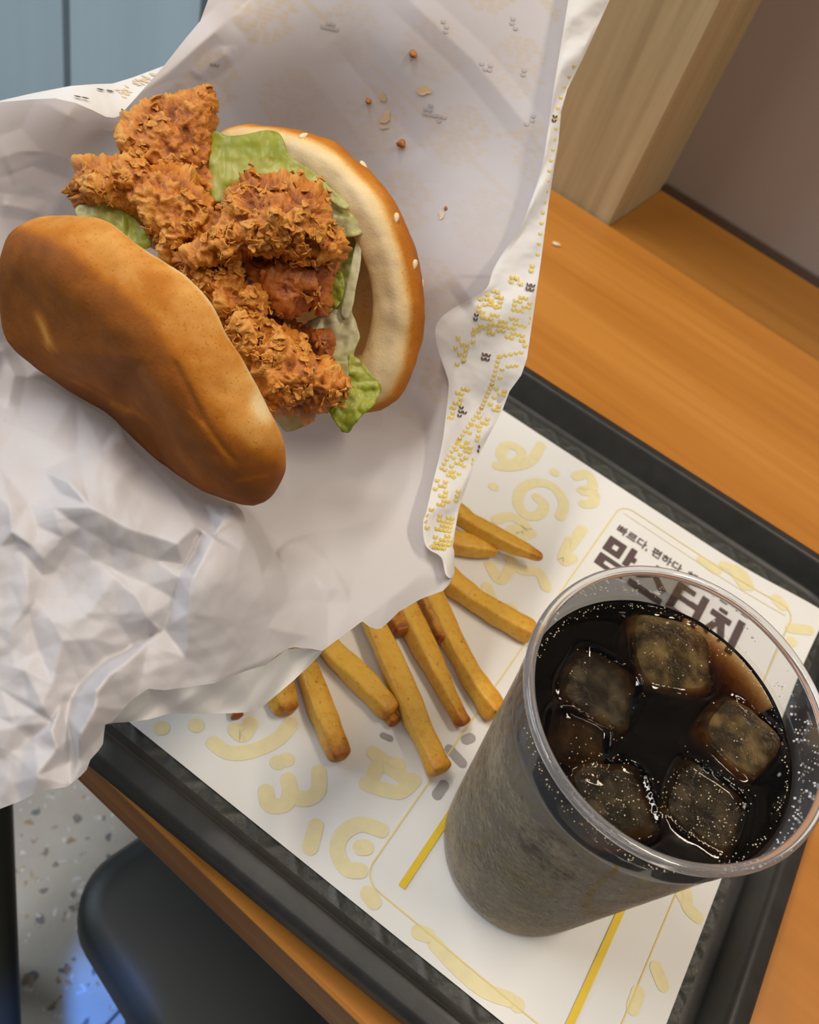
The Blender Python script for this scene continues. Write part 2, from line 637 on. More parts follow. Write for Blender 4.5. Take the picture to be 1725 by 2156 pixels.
# corner of the seat nearest the table edge as seen below the tray
a_s = math.radians(-15)
c0 = np.array([-0.157, 0.122])
off = np.array([math.cos(a_s) * 0.17 - math.sin(a_s) * 0.17, math.sin(a_s) * 0.17 + math.cos(a_s) * 0.17])
stool((c0[0] + off[0], c0[1] + off[1], 0), a_s, 'dark square padded stool pushed under the table edge')
a2 = math.radians(-40)
m2 = np.array([-0.163, 0.100])
nrm = np.array([math.sin(a2), -math.cos(a2)]) * 0.17
tan2 = np.array([math.cos(a2), math.sin(a2)]) * 0.04
stool((m2[0] + nrm[0] + tan2[0] - 0.002, m2[1] + nrm[1] + tan2[1], 0), a2, 'black stool at the left edge, mostly out of the frame')

# ------------------------------------------------------------------ tray
TU0, TU1, TV0, TV1 = -0.290, 0.1330, 0.1195, 0.4265      # floor rectangle
tc = np.array([(TU0 + TU1) / 2, (TV0 + TV1) / 2])
tray = empty('serving_tray', (tc[0], tc[1], TABLE_Z), 'black plastic serving tray with a raised rim, on the wooden table', 'tray')
hx, hy = (TU1 - TU0) / 2, (TV1 - TV0) / 2
Z0 = 0.0005


def ring_stack(prof, hx, hy, r, cap0=True):
    V, F = [], []
    for e, z in prof:
        q = rounded_rect(hx + e, hy + e, max(r + e, 0.004), 10)
        n = len(q)
        V += [(x, y, z) for x, y in q]
    for l in range(len(prof) - 1):
        for k in range(n):
            a = l * n + k; b = l * n + (k + 1) % n
            F.append((a, b, b + n, a + n))
    return V, F, n


prof = [(-0.004, 0.004), (0.0, 0.0042), (0.0012, 0.0055), (0.0045, 0.0195), (0.0053, 0.0215), (0.0068, 0.0220), (0.0085, 0.0215), (0.0125, 0.0205), (0.0140, 0.0197), (0.0153, 0.0172), (0.0158, 0.0120), (0.0148, 0.0118), (0.0140, 0.0165), (0.0075, 0.0195), (0.006, 0.018), (0.003, Z0 + 0.003), (0.0, Z0), (-0.006, Z0)]
V, F, n = ring_stack(prof, hx, hy, 0.022)
F.append(tuple(range((len(prof) - 1) * n, len(prof) * n))[::-1])
mesh_obj('rim', V, F, M_TRAY, tray, True)


def tray_floor_mat():
    m, nt, out = new_mat('tray_floor_plastic')
    p = N(nt, 'ShaderNodeBsdfPrincipled', i_Roughness=0.5)
    tcn = N(nt, 'ShaderNodeTexCoord')
    hs = []
    for rot in (45, -45):
        mp = N(nt, 'ShaderNodeMapping'); mp.inputs['Rotation'].default_value = (0, 0, math.radians(rot))
        L(nt, tcn.outputs['Object'], mp.inputs[0])
        w = N(nt, 'ShaderNodeTexWave', i_Scale=22.0, i_Distortion=0.6)
        L(nt, mp.outputs[0], w.inputs[0])
        hs.append(w.outputs['Fac'])
    mx = N(nt, 'ShaderNodeMath', operation='MAXIMUM'); L(nt, hs[0], mx.inputs[0]); L(nt, hs[1], mx.inputs[1])
    pw = N(nt, 'ShaderNodeMath', operation='POWER'); L(nt, mx.outputs[0], pw.inputs[0]); pw.inputs[1].default_value = 6
    nz = noise(nt, 260, 5)
    L(nt, ramp(nt, nz, [(0.3, (0.032, 0.034, 0.030)), (0.7, (0.062, 0.064, 0.056))]), p.inputs['Base Color'])
    ad = N(nt, 'ShaderNodeMath', operation='ADD'); L(nt, pw.outputs[0], ad.inputs[0]); L(nt, nz, ad.inputs[1])
    L(nt, bump(nt, ad.outputs[0], 0.5, 0.0015), p.inputs['Normal'])
    L(nt, p.outputs[0], out.inputs[0])
    return m


V, F, n = ring_stack([(-0.004, 0.0005), (-0.004, 0.004)], hx, hy, 0.022)
F.append(tuple(range(n, 2 * n))); F.append(tuple(range(n))[::-1])
mesh_obj('tray_floor', V, F, tray_floor_mat(), tray, False)

# ------------------------------------------------------------------ tray liner with its print
LU0, LU1, LV0, LV1 = -0.268, 0.1245, 0.1285, 0.4120


def liner_z(x, y):
    x = np.asarray(x, float); y = np.asarray(y, float)
    c = np.exp(-(((x - LU1) / 0.035) ** 2 + ((y - LV1) / 0.030) ** 2)) * 0.0055
    return TRAY_Z + 0.0010 + c + 0.0004 * np.sin(x * 31 + 1) * np.sin(y * 23)


nu, nv = 90, 66
gu, gv = np.meshgrid(np.linspace(LU0, LU1, nu), np.linspace(LV0, LV1, nv), indexing='ij')
V = np.stack([gu.ravel(), gv.ravel(), liner_z(gu, gv).ravel()], 1)
liner = mesh_obj('tray_liner', V, grid_faces(nu, nv), M_LINER)
tag(liner, 'white printed paper liner with pale yellow squiggles lying in the black tray', 'paper liner')


def lp(x, y):
    """pixel -> liner plane"""
    return on_plane(np.asarray(x, float), np.asarray(y, float), TRAY_Z + 0.001)[..., :2]


def ribbon(VF, pts, wd, lift=0.00025, caps=True, zf=liner_z):
    """flat stroke along plane points pts (n,2) with round ends"""
    V, F = VF
    pts = np.asarray(pts, float)
    t = np.gradient(pts, axis=0)
    t /= np.linalg.norm(t, axis=1)[:, None] + 1e-12
    nn = np.stack([-t[:, 1], t[:, 0]], 1) * wd / 2
    b = len(V)
    for p, q in zip(pts, nn):
        for s in (1, -1):
            r = p + s * q
            V.append((r[0], r[1], float(zf(r[0], r[1])) + lift))
    for i in range(len(pts) - 1):
        F.append((b + 2 * i, b + 2 * i + 1, b + 2 * i + 3, b + 2 * i + 2))
    if caps:
        for p, d in ((pts[0], -t[0]), (pts[-1], t[-1])):
            c = len(V)
            k = 8
            a0 = math.atan2(d[1], d[0])
            for i in range(k + 1):
                a = a0 - math.pi / 2 + math.pi * i / k
                r = p + wd / 2 * np.array([math.cos(a), math.sin(a)])
                V.append((r[0], r[1], float(zf(r[0], r[1])) + lift))
            F.append(tuple(range(c, c + k + 1)))


def stroke_px(VF, px, wd, lift=0.00025, n=6, name=None, mat=None):
    VF = [[], []]
    px = [p for p in px if LU0 + wd < lp(*p)[0] < LU1 - wd * .6 and LV0 + wd * .6 < lp(*p)[1] < LV1 - wd * .6]
    if not px: return
    pts = smooth_line(np.array([lp(x, y) for x, y in px]), n) if len(px) > 1 else np.array([lp(*px[0]), lp(*px[0]) + 0.0002])
    ribbon(VF, pts, wd, lift)
    dec(name or 'squiggle', VF, mat or M_PALE)


def dec(name, VF, mat):
    o = mesh_obj(name, VF[0], VF[1], mat, liner, False)
    return o


def c8(a): return [(850 + .334 * x, 540 + .334 * y) for x, y in a]
def c1(a): return [(850 + .5072 * x, 750 + .5072 * y) for x, y in a]
def c3(a): return [(450 + .4058 * x, 1200 + .4058 * y) for x, y in a]
def c2(a): return [(1225 + .29 * x, 1050 + .29 * y) for x, y in a]
def c5(a): return [(880 + .3478 * x, 1500 + .3478 * y) for x, y in a]
def c2b(a): return [(0.5217 * x, 1100 + 0.5217 * y) for x, y in a]


sq = [[], []]
W1 = 0.0062
for s in ([(590, 1320), (690, 1325), (800, 1290), (865, 1190)], [(660, 1310), (610, 1250), (650, 1190), (730, 1215), (740, 1270), (690, 1310)],
          [(985, 1640), (1010, 1560), (950, 1460), (850, 1425), (750, 1460), (720, 1550), (770, 1630), (850, 1630), (885, 1570), (840, 1520)]):
    stroke_px(sq, c8(s), W1)
for s in ([(950, 1362)], [(566, 1450)]):
    stroke_px(sq, c8(s), 0.006)
for s in ([(715, 500), (765, 490), (785, 545), (735, 560), (790, 570), (785, 610), (745, 615)], [(385, 680), (440, 665), (490, 690), (510, 720), (450, 720), (455, 755), (530, 735)],
          [(360, 870), (400, 930), (450, 870), (440, 840)], [(490, 890), (560, 900), (590, 960)], [(690, 770), (660, 850), (700, 840)], [(740, 720), (690, 790)],
          [(345, 960), (380, 1030), (450, 1050)], [(1330, 870), (1400, 900), (1430, 960)], [(1240, 850), (1300, 885)], [(1540, 1020), (1560, 1050)]):
    stroke_px(sq, c1(s), W1)
for s in ([(0, 900), (80, 950), (200, 940), (330, 880), (400, 800)], [(110, 830), (150, 860), (190, 800)], [(270, 1150), (290, 1220), (370, 1215), (395, 1150), (385, 1090)], [(395, 1165), (470, 1190), (540, 1150), (545, 1050)],
          [(375, 985)], [(240, 1340), (330, 1360), (370, 1440), (420, 1480), (500, 1440), (530, 1330)], [(870, 1350), (760, 1320), (670, 1370), (640, 1460), (690, 1550), (760, 1560)], [(760, 1440), (790, 1440)],
          [(830, 950), (900, 1000), (960, 1010)], [(790, 1110), (880, 1140), (970, 1150), (1040, 1090)], [(830, 1060), (880, 1010), (990, 1080)], [(740, 1690), (800, 1680), (830, 1720)],
          [(0, 1150), (60, 1170)], [(330, 1000)]):
    stroke_px(sq, c3(s), W1)
for s in ([(560, 832), (650, 830)], [(790, 820)]):
    stroke_px(sq, c2b(s), W1)
for s in ([(1620, 1090), (1630, 1180), (1690, 1240)], [(1440, 1550), (1480, 1650), (1540, 1720)], [(1600, 1120), (1700, 1230)], [(1300, 1790), (1330, 1700)],
          [(100, 1400), (250, 1560), (400, 1680), (560, 1740)], [(0, 1330), (60, 1350)], [(420, 1780), (600, 1770)]):
    stroke_px(sq, c5(s), W1 * 0.9)
for s in ([(1090, 520), (1170, 640)], [(870, 450), (960, 520)], [(1390, 750), (1440, 800)], [(1500, 960), (1620, 980), (1690, 900)], [(1510, 1050), (1600, 1110), (1640, 1070)]):
    stroke_px(sq, c2(s), W1)
# card outlines
thin = [[], []]


def line_uv(VF, pts, wd, lift, seg=14):
    out = []
    for a, b in zip(pts[:-1], pts[1:]):
        a = np.array(a); b = np.array(b)
        for k in range(seg):
            out.append(a + (b - a) * k / seg)
    out.append(np.array(pts[-1]))
    ribbon(VF, out, wd, lift, caps=False)


def arc(cx, cy, r, a0, a1, n=7):
    return [(cx + r * math.cos(math.radians(a0 + (a1 - a0) * k / n)), cy + r * math.sin(math.radians(a0 + (a1 - a0) * k / n))) for k in range(n + 1)]


CU0, CU1, CV0, CV1 = 0.0005, 0.1095, 0.1375, 0.4005
rr = 0.008
card = [(CU1, CV0 - 0.009)] + [(CU1, CV1 - rr)] + arc(CU1 - rr, CV1 - rr, rr, 0, 90) + arc(CU0 + rr, CV1 - rr, rr, 90, 180) + arc(CU0 + rr, CV0 + rr, rr, 180, 270) + [(CU1, CV0 - 0.002)]
line_uv(thin, card, 0.0006, 0.0004, 6)
dec('card_outline', thin, ink('soft_yellow_ink', (0.80, 0.66, 0.26)))
inner = [[], []]
line_uv(inner, [(0.004, CV1 - 0.006), (0.106, CV1 - 0.006)], 0.0004, 0.0004)
dec('card_highlight', inner, M_PALE)
thick = [[], []]
line_uv(thick, [(0.0147, 0.1445), (0.0155, 0.262)], 0.0030, 0.0006, 20)
dec('yellow_bar', thick, M_YEL)
thick = [[], []]
line_uv(thick, [(0.0925, 0.131), (0.0920, 0.262)], 0.0030, 0.0006, 20)
dec('yellow_bar', thick, M_YEL)
gm = [[], []]
for s in ([(1225, 930), (1290, 1000)], [(1310, 880), (1335, 870)], [(1160, 1165), (1195, 1115)], [(880, 860), (915, 875)]):
    stroke_px(gm, c3(s), 0.0046 if s[0][0] > 1000 else 0.003, name='grey_leaf_print', mat=M_GREYINK)

# bold title: four blocks of strokes in a unit square (x right, y up)
TITLE = {
    'mam': [[(.08, .95), (.60, .95), (.60, .48), (.08, .48), 'ring', (.28, .80), (.44, .80), (.44, .63), (.28, .63)], [(.72, 1.0), (.90, 1.0), (.90, .42), (.72, .42)], [(.86, .78), (1.0, .78), (1.0, .63), (.86, .63)], [(.10, .36), (.92, .36), (.92, 0), (.10, 0), 'ring', (.32, .24), (.72, .24), (.72, .11), (.32, .11)]],
    'seu': [[(.42, .98), (.62, .98), (.58, .74), (.98, .46), (.86, .32), (.50, .60), (.14, .32), (.02, .46), (.44, .74)], [(.0, .20), (1.0, .20), (1.0, .02), (.0, .02)]],
    'teo': [[(.04, .96), (.58, .96), (.58, .82), (.24, .82), (.24, .64), (.56, .64), (.56, .50), (.24, .50), (.24, .22), (.60, .22), (.60, .08), (.04, .08)], [(.56, .66), (.78, .66), (.78, .50), (.56, .50)], [(.76, 1.0), (.96, 1.0), (.96, 0), (.76, 0)]],
    'chi': [[(.20, 1.0), (.44, 1.0), (.44, .90), (.20, .90)], [(.04, .84), (.62, .84), (.62, .68), (.48, .68), (.66, .20), (.50, .10), (.34, .48), (.18, .10), (.02, .20), (.24, .68), (.04, .68)], [(.76, 1.0), (.96, 1.0), (.96, 0), (.76, 0)]],
}
title = [[], []]
t0 = lp(1285, 1137); tb = lp(1255, 1195)
GH = 0.0255
GW = 0.0205
for gi, key in enumerate(('mam', 'seu', 'teo', 'chi')):
    ox = 0.0036 + gi * (GW + 0.0016); oy = 0.3488
    for poly in TITLE[key]:
        if 'ring' in poly:
            k = poly.index('ring')
            o_, i_ = poly[:k], poly[k + 1:]
            for q in range(4):
                quad = [o_[q], o_[(q + 1) % 4], i_[(q + 1) % 4], i_[q]]
                b = len(title[0])
                for x, y in quad:
                    X, Y = ox + x * GW, oy + y * GH
                    title[0].append((X, Y, float(liner_z(X, Y)) + 0.0006))
                title[1].append((b, b + 1, b + 2, b + 3))
        else:
            b = len(title[0])
            for x, y in poly:
                X, Y = ox + x * GW, oy + y * GH
                title[0].append((X, Y, float(liner_z(X, Y)) + 0.0006))
            title[1].append(tuple(range(b, b + len(poly))))
dec('title_lettering', title, M_BROWN_INK)
fc = bpy.data.curves.new('slogan_lettering', 'FONT')
fc.body = '빠르다, 편하다, 혜택이 쏟아진다!'
fc.size = 0.0080
fc.offset = 0.00012
fo = bpy.data.objects.new('slogan_tmp', fc)
COL.objects.link(fo)
bpy.context.view_layer.update()
dg = bpy.context.evaluated_depsgraph_get()
tm = bpy.data.meshes.new_from_object(fo.evaluated_get(dg))
bpy.data.objects.remove(fo)
xs = np.array([v.co[:] for v in tm.vertices])
w_ = xs[:, 0].max() - xs[:, 0].min()
sx = 0.0920 / w_
for v in tm.vertices:
    X = 0.0060 + (v.co.x - xs[:, 0].min()) * sx
    Y = 0.3790 + v.co.y * 0.90
    v.co = (X, Y, float(liner_z(X, Y)) + 0.0006)
tm.materials.clear(); tm.materials.append(M_BROWN_INK)
so = bpy.data.objects.new('slogan_lettering', tm)
COL.objects.link(so)
so.parent = liner

# ------------------------------------------------------------------ fries
M_FRY = attr_mat('fry_potato', 'tip', [(0.0, (0.74, 0.43, 0.060)), (0.35, (0.66, 0.315, 0.030)), (0.62, (0.50, 0.20, 0.018)), (1.0, (0.28, 0.075, 0.008))], 0.42, 0.9, 330, (420, 0.35, 0.001), sss=0.15, ssr=0.004, specks=(620, 0.64, 0.5))


def fry(px, w, label, z=0.0, tips=(0.1, 0.9), tape=0.75, seed=0, h=None):
    """px: centre line in pixels on the tray liner"""
    zc = TRAY_Z + 0.0022 + w * 0.46 + z
    P = np.array([on_plane(np.float64(x), np.float64(y), zc) for x, y in px])
    P = smooth_line(P, max(4, 26 // (len(P) - 1)))
    n = len(P)
    r = np.random.default_rng(seed)
    T = np.gradient(P, axis=0); T /= np.linalg.norm(T, axis=1)[:, None]
    up = np.array([0, 0, 1.0])
    roll = r.uniform(-0.2, 0.2)
    m = 16
    a = np.linspace(0, 2 * np.pi, m, endpoint=False)
    sqx = np.sign(np.cos(a)) * abs(np.cos(a)) ** 0.45; sqy = np.sign(np.sin(a)) * abs(np.sin(a)) ** 0.45
    V, tip = [], []
    s = np.linspace(0, 1, n)
    Ltot = np.linalg.norm(np.diff(P, axis=0), axis=1).sum()
    prof = []
    for i in range(-2, n + 2):
        k = min(max(i, 0), n - 1)
        e = 1.0
        if i == -2 or i == n + 1: e = 0.45
        elif i == -1 or i == n: e = 0.86
        c = P[k] + T[k] * (0 if 0 <= i < n else (i if i < 0 else i - n + 1)) * w * 0.09
        side = np.cross(T[k], up); side /= np.linalg.norm(side)
        upv = np.cross(side, T[k])
        tt = s[k]
        ww = w * 0.5 * e * (1 + (tape - 1) * max(0, (tt - 0.6) / 0.4)) * (1 + 0.08 * math.sin(9 * tt + seed))
        hh = (h or 0.92) * ww
        rl = roll + 0.15 * tt
        cx = sqx * math.cos(rl) - sqy * math.sin(rl); cy = sqx * math.sin(rl) + sqy * math.cos(rl)
        for q in range(m):
            V.append(c + side * ww * cx[q] + upv * hh * cy[q])
            edge = min(tt, 1 - tt) if tips[0] > 0.3 else 1 - tt
            v = tips[1] * max(0, 1 - edge / 0.16) + tips[0] * 0.5
            v += 0.28 * abs(math.cos(2 * a[q])) ** 6 * 0 + (0.16 if abs(abs(cx[q]) - abs(cy[q])) < 0.25 else 0)
            tip.append(v)
    V = np.array(V)
    V += (fbm(V * 260 + seed * 7, 3)[:, None] - 0.5) * 0.0013 * np.array([1, 1, 1])
    nn = len(V) // m
    F = grid_faces(nn, m, True)
    F.append(tuple(range(m))[::-1]); F.append(tuple(range((nn - 1) * m, nn * m)))
    o = mesh_obj('french_fry', V - P[0], F, M_FRY, None, True, {'tip': tip})
    o.location = P[0]
    md = o.modifiers.new('sub', 'SUBSURF'); md.levels = 1; md.render_levels = 2
    tag(o, label, 'french fry', 'french fries spilled on the tray liner')
    return o


fry([(560, 1190), (622, 1340), (668, 1470), (716, 1592)], 0.0098, 'french fry with a broad dark brown end, farthest to the lower left', 0, (0.1, 0.75), 0.86, 1)
fry([(640, 1250), (694, 1362), (760, 1430), (822, 1496)], 0.0104, 'thick pale french fry with a blunt rounded tip touching a long fry', 0.0, (0.0, 0.45), 0.95, 2)
fry([(730, 1190), (800, 1340), (862, 1480), (925, 1620)], 0.0104, 'longest french fry, reaching furthest towards the cup base, square cut end', 0.002, (0.05, 0.35), 1.0, 3)
fry([(800, 1170), (862, 1300), (918, 1410), (974, 1520)], 0.0100, 'french fry with a dark pointed tip, between the longest fry and the cup', 0.0, (0.12, 0.8), 0.55, 4)
fry([(850, 1130), (924, 1290), (980, 1400), (1046, 1500)], 0.0100, 'french fry whose end disappears behind the cup side', 0.0, (0.15, 0.3), 0.95, 5)
fry([(860, 1140), (955, 1228), (1030, 1282), (1118, 1332)], 0.0106, 'french fry lying across the liner towards the cup rim', 0.0, (0.0, 0.3), 0.9, 6)
fry([(900, 1030), (975, 1090), (1055, 1136), (1136, 1172)], 0.0096, 'topmost french fry with a thin pointed tip, beside the printed card', 0.006, (0.1, 0.6), 0.45, 7)
fry([(880, 1100), (955, 1140), (1040, 1158)], 0.0105, 'short french fry tucked under the topmost pointed fry', 0.0, (0.15, 0.2), 0.7, 8)
fry([(540, 1310), (585, 1440), (604, 1494)], 0.0110, 'stubby french fry end just showing below the wrapper fold', 0.0, (0.25, 0.6), 0.95, 9)
fry([(455, 1380), (490, 1470), (500, 1508)], 0.0060, 'tiny brown french fry tip peeking out at the wrapper bottom edge', 0.0, (0.6, 0.8), 0.8, 10)
fry([(780, 1150), (822, 1270), (850, 1330)], 0.0095, 'dark brown french fry end in the gap beside the longest fry', 0.0, (1.2, 0.6), 0.9, 11)
fry([(840, 1140), (896, 1250), (938, 1345)], 0.0100, 'brown french fry wedged between two longer fries near the wrapper', -0.0006, (0.9, 0.4), 0.9, 12)
fry([(806, 1486), (832, 1522)], 0.0052, 'small dark brown fry crumb at the tip of the thick pale fry', 0.0, (1.3, 0.8), 0.9, 13)

# ------------------------------------------------------------------ wrapper sheet
SHEET = TPS([
    (-60, 180, .310), (0, 215, .310), (120, 210, .313), (240, 250, .327), (345, 140, .337), (430, 0, .347), (430, -80, .352), (850, -80, .346), (850, 100, .354),
    (1310, -80, .346), (1230, 118, .347), (1175, 300, .348), (1137, 550, .348), (1109, 754, .347), (1057, 864, .348), (984, 1017, .346), (953, 1215, .338), (1020, 300, .358),
    (900, 600, .366), (870, 850, .372), (700, 950, .372), (640, 590, .420), (450, 350, .405), (300, 350, .375), (150, 400, .345), (0, 400, .322),
    (300, 600, .395), (330, 760, .385), (450, 850, .385), (620, 1010, .352), (560, 1090, .322), (200, 850, .318), (300, 930, .322), (400, 1015, .320), (470, 1058, .316), (100, 600, .350), (0, 770, .312), (110, 795, .316),
    (240, 940, .294), (380, 1050, .300), (487, 1090, .298), (700, 1100, .334), (900, 1100, .344), (700, 1250, .312), (850, 1250, .326), (550, 1250, .290),
    (300, 1200, .272), (90, 960, .283), (100, 1040, .272), (100, 1200, .268), (0, 1400, .262), (200, 1400, .265), (400, 1420, .275), (600, 1370, .296), (763, 1308, .314),
    (170, 1550, .262), (0, 1700, .258), (-60, 1720, .257), (100, 1620, .258), (-60, 1000, .270), (-60, 1400, .260), (-60, 700, .290), (-60, 450, .318)])

# creases: polyline, height towards the viewer (m), width left, width right (px)
CREASES = [
    ([(0, 720), (30, 790), (15, 860)], .0028, 20, 30),
    ([(870, 850), (915, 700), (1000, 640)], -.0030, 60, 50),
    ([(610, 1060), (700, 1020), (800, 990), (900, 1000)], .0012, 90, 70),
    ([(250, 245), (300, 195), (360, 150), (420, 95), (482, 40)], .0050, 30, 60),
    ([(413, 168), (445, 135), (486, 108)], .0022, 12, 10),
    ([(160, 215), (100, 330), (0, 370)], .0022, 50, 60),
    ([(0, 375), (70, 350), (150, 380)], -.0020, 30, 30),
    ([(0, 430), (60, 440), (90, 450)], .0020, 20, 20),
    ([(840, -20), (1000, 130), (1130, 290)], .0007, 30, 30),
    ([(700, 90), (830, 250), (900, 330)], -.0006, 60, 60),
]

# the crumpled lower part: fold lines (x, y px; height mm towards the viewer); flat facets span between them
FOLDS = [
    [(-60, 885, 2), (10, 890, 3), (45, 902, 3.6), (100, 927, 4.2), (150, 963, 1.2), (166, 962, .6)],
    [(166, 962, .6), (215, 945, 2.5), (263, 926, 6)],
    [(263, 926, 6), (300, 965, 6.5), (360, 1030, 7.5), (395, 1075, 8), (411, 1110, 8.4), (375, 1144, 9)],
    [(145, 1015, 6.5), (190, 1067, 8.5), (270, 1113, 9), (375, 1144, 9)],
    [(145, 1015, 6.5), (166, 962, .6)],
    [(285, 930, 0), (330, 975, 0), (385, 1022, .6), (432, 1060, 1), (452, 1105, 1), (418, 1128, 1.5), (404, 1160, 0)],
    [(411, 1110, 8.4), (430, 1120, 5), (452, 1131, 3.5)],
    [(145, 1015, 6.5), (128, 1040, 2.5), (112, 1068, 4), (122, 1110, 4), (134, 1132, 3.5), (156, 1147, 1.2)],
    [(156, 1147, 1.2), (200, 1179, 2), (250, 1207, 2.2), (310, 1231, 2.2), (345, 1224, 2.6), (376, 1213, 3)],
    [(404, 1160, 0), (388, 1190, .4), (376, 1213, 3)],
    [(376, 1213, 3), (368, 1260, .2), (346, 1325, -.5)],
    [(487, 1065, 10), (470, 1096, 9.8), (450, 1132, 9.5), (428, 1175, 9), (408, 1215, 8.5), (399, 1255, 8), (396, 1290, 7.5), (398, 1335, 5.5), (390, 1385, 4)],
    [(487, 1065, 10), (505, 1100, 9), (520, 1130, 8), (540, 1165, 6.5), (552, 1215, 6), (559, 1270, 5.5), (561, 1320, 5), (553, 1392, 3.5)],
    [(470, 1058, 3), (500, 1060, 4), (545, 1100, 1), (578, 1163, -3), (602, 1141, -.5), (660, 1122, -1.5), (720, 1113, -1.5), (800, 1092, 0)],
    [(505, 1160, 8.5), (496, 1225, 7.8), (490, 1300, 6.8), (503, 1355, 5.5), (520, 1408, 3.5)],
    [(578, 1163, -3), (590, 1160, .5), (612, 1143, 1.5), (640, 1141, 1.2)],
    [(590, 1160, .5), (600, 1205, 2), (610, 1260, 2), (650, 1340, 2)],
    [(660, 1213, 1.8), (672, 1240, 1.2), (692, 1270, .4), (731, 1291, 1.2)],
    [(692, 1240, 2), (720, 1236, 2.2), (738, 1270, 1.2)],
    [(763, 1306, 1.2), (820, 1260, 2.4), (880, 1215, 2.4), (945, 1165, .5)],
    [(337, 1325, 1.5), (313, 1350, 4), (290, 1372, 6), (262, 1398, 8), (230, 1420, 9.5), (204, 1455, 10.5), (200, 1490, 10.5), (185, 1518, 10), (169, 1546, 9)],
    [(346, 1325, -.5), (318, 1340, -1.5), (280, 1358, -2), (230, 1385, -2), (196, 1412, -1.5), (168, 1440, -1), (150, 1470, 0), (140, 1510, .5), (150, 1555, 1)],
    [(235, 1521, 5), (258, 1493, 6), (284, 1469, 5.5), (313, 1450, 4.5), (347, 1453, 3.8), (400, 1446, 3.2), (450, 1439, 3), (519, 1412, 2.5), (560, 1400, 2.2), (604, 1367, 1.8), (655, 1366, 1.5), (690, 1360, 1.2)],
    [(75, 1260, 2), (96, 1285, 3.2), (112, 1312, 4), (130, 1350, 4.5), (160, 1347, 3.5), (190, 1345, 2.8), (225, 1353, 1.2), (262, 1362, -1)],
    [(130, 1350, 4.5), (82, 1370, 1), (30, 1400, 2.4)],
    [(-60, 1390, 1), (0, 1395, 1.4), (50, 1410, 3.4), (110, 1440, 4.4), (134, 1461, 2.6)],
    [(134, 1461, 2.6), (90, 1480, 4), (30, 1530, 3.4), (-40, 1545, 2)],
    [(-60, 1440, 0), (0, 1450, .4), (60, 1490, .4), (110, 1520, 1)],
    [(128, 1482, 2), (108, 1535, 5), (120, 1575, 5.5), (76, 1635, 5)],
    [(60, 1560, 1), (45, 1600, .8), (30, 1650, 1.5)],
    [(150, 1600, .8), (166, 1600, 4), (164, 1620, 4), (148, 1650, 3)],
    [(20, 1330, 3), (60, 1290, 1), (75, 1260, 2)],
    [(0, 985, 1.5), (20, 1060, 3.5), (25, 1120, 3.5), (47, 1163, 1)],
    [(35, 1140, 1.2), (70, 1153, 3.6), (92, 1178, 4), (88, 1212, 1.5), (45, 1160, .8)],
    [(0, 1150, .4), (30, 1165, .8), (60, 1230, 3), (48, 1290, 2.2)],
    [(196, 1165, 2.2), (240, 1213, 3.6), (285, 1253, 4.2), (312, 1302, 3.4)],
    [(150, 1262, 1), (182, 1300, 2.6), (250, 1312, 1.2)],
    [(20, 832, 2), (80, 826, .6), (160, 832, 1)],
]
LOOSE = [(-60, 700, 0), (0, 700, 0), (60, 745, 0), (130, 800, 0), (250, 880, 0), (330, 900, 0), (430, 960, 0), (560, 1030, 0), (640, 1040, 0), (700, 1020, .5), (800, 985, 0), (900, 985, 0), (960, 1100, 0), (900, 1130, 0), (880, 1235, 1.5), (960, 1215, 0), (850, 1285, 0), (800, 1330, 0), (700, 1390, .5), (600, 1420, 1), (-60, 1000, 1), (-60, 1200, 0), (-60, 1300, 2), (-60, 1600, 1), (-60, 1740, 1), (60, 1720, 2), (200, 1660, 1), (240, 1580, 3), (330, 1510, 3), (450, 1510, 2), (560, 1500, 1), (60, 1060, 1), (90, 990, 2.2), (700, 1190, 1), (740, 1240, 1), (420, 1400, 3.6), (300, 1420, 5), (450, 1300, 7.2), (440, 1200, 8.6), (330, 1180, 3.5), (240, 1150, 4.5), (170, 1110, 3.2), (80, 1110, 1.6), (120, 1200, 1.2), (20, 1230, .8), (0, 1600, .6), (200, 1560, 4)]


def build_facets():
    from mathutils.geometry import delaunay_2d_cdt
    pts, hs, ed, key = [], [], [], {}

    def vid(p):
        k = (round(p[0]), round(p[1]))
        if k not in key:
            key[k] = len(pts)
            pts.append(Vector((float(p[0]), float(p[1])))); hs.append(float(p[2]))
        return key[k]
    for ln in FOLDS:
        ids = [vid(p) for p in ln]
        ed += [(a, b) for a, b in zip(ids[:-1], ids[1:]) if a != b]
    for p in LOOSE:
        vid(p)
    v, e, f, ov, oe, of = delaunay_2d_cdt(pts, ed, [], 0, 1e-5, True)
    V = np.array([q[:] for q in v])
    H = np.zeros(len(V))
    for i, src in enumerate(ov):
        if src:
            H[i] = np.mean([hs[k] for k in src])
        else:                     # where two fold lines cross
            dd = np.array([(q[0] - V[i, 0]) ** 2 + (q[1] - V[i, 1]) ** 2 for q in pts])
            k = np.argsort(dd)[:3]
            H[i] = np.average(np.array(hs)[k], weights=1 / (dd[k] + 1))
    return V, H, [tuple(q) for q in f]


FV_, FH_, FT_ = build_facets()


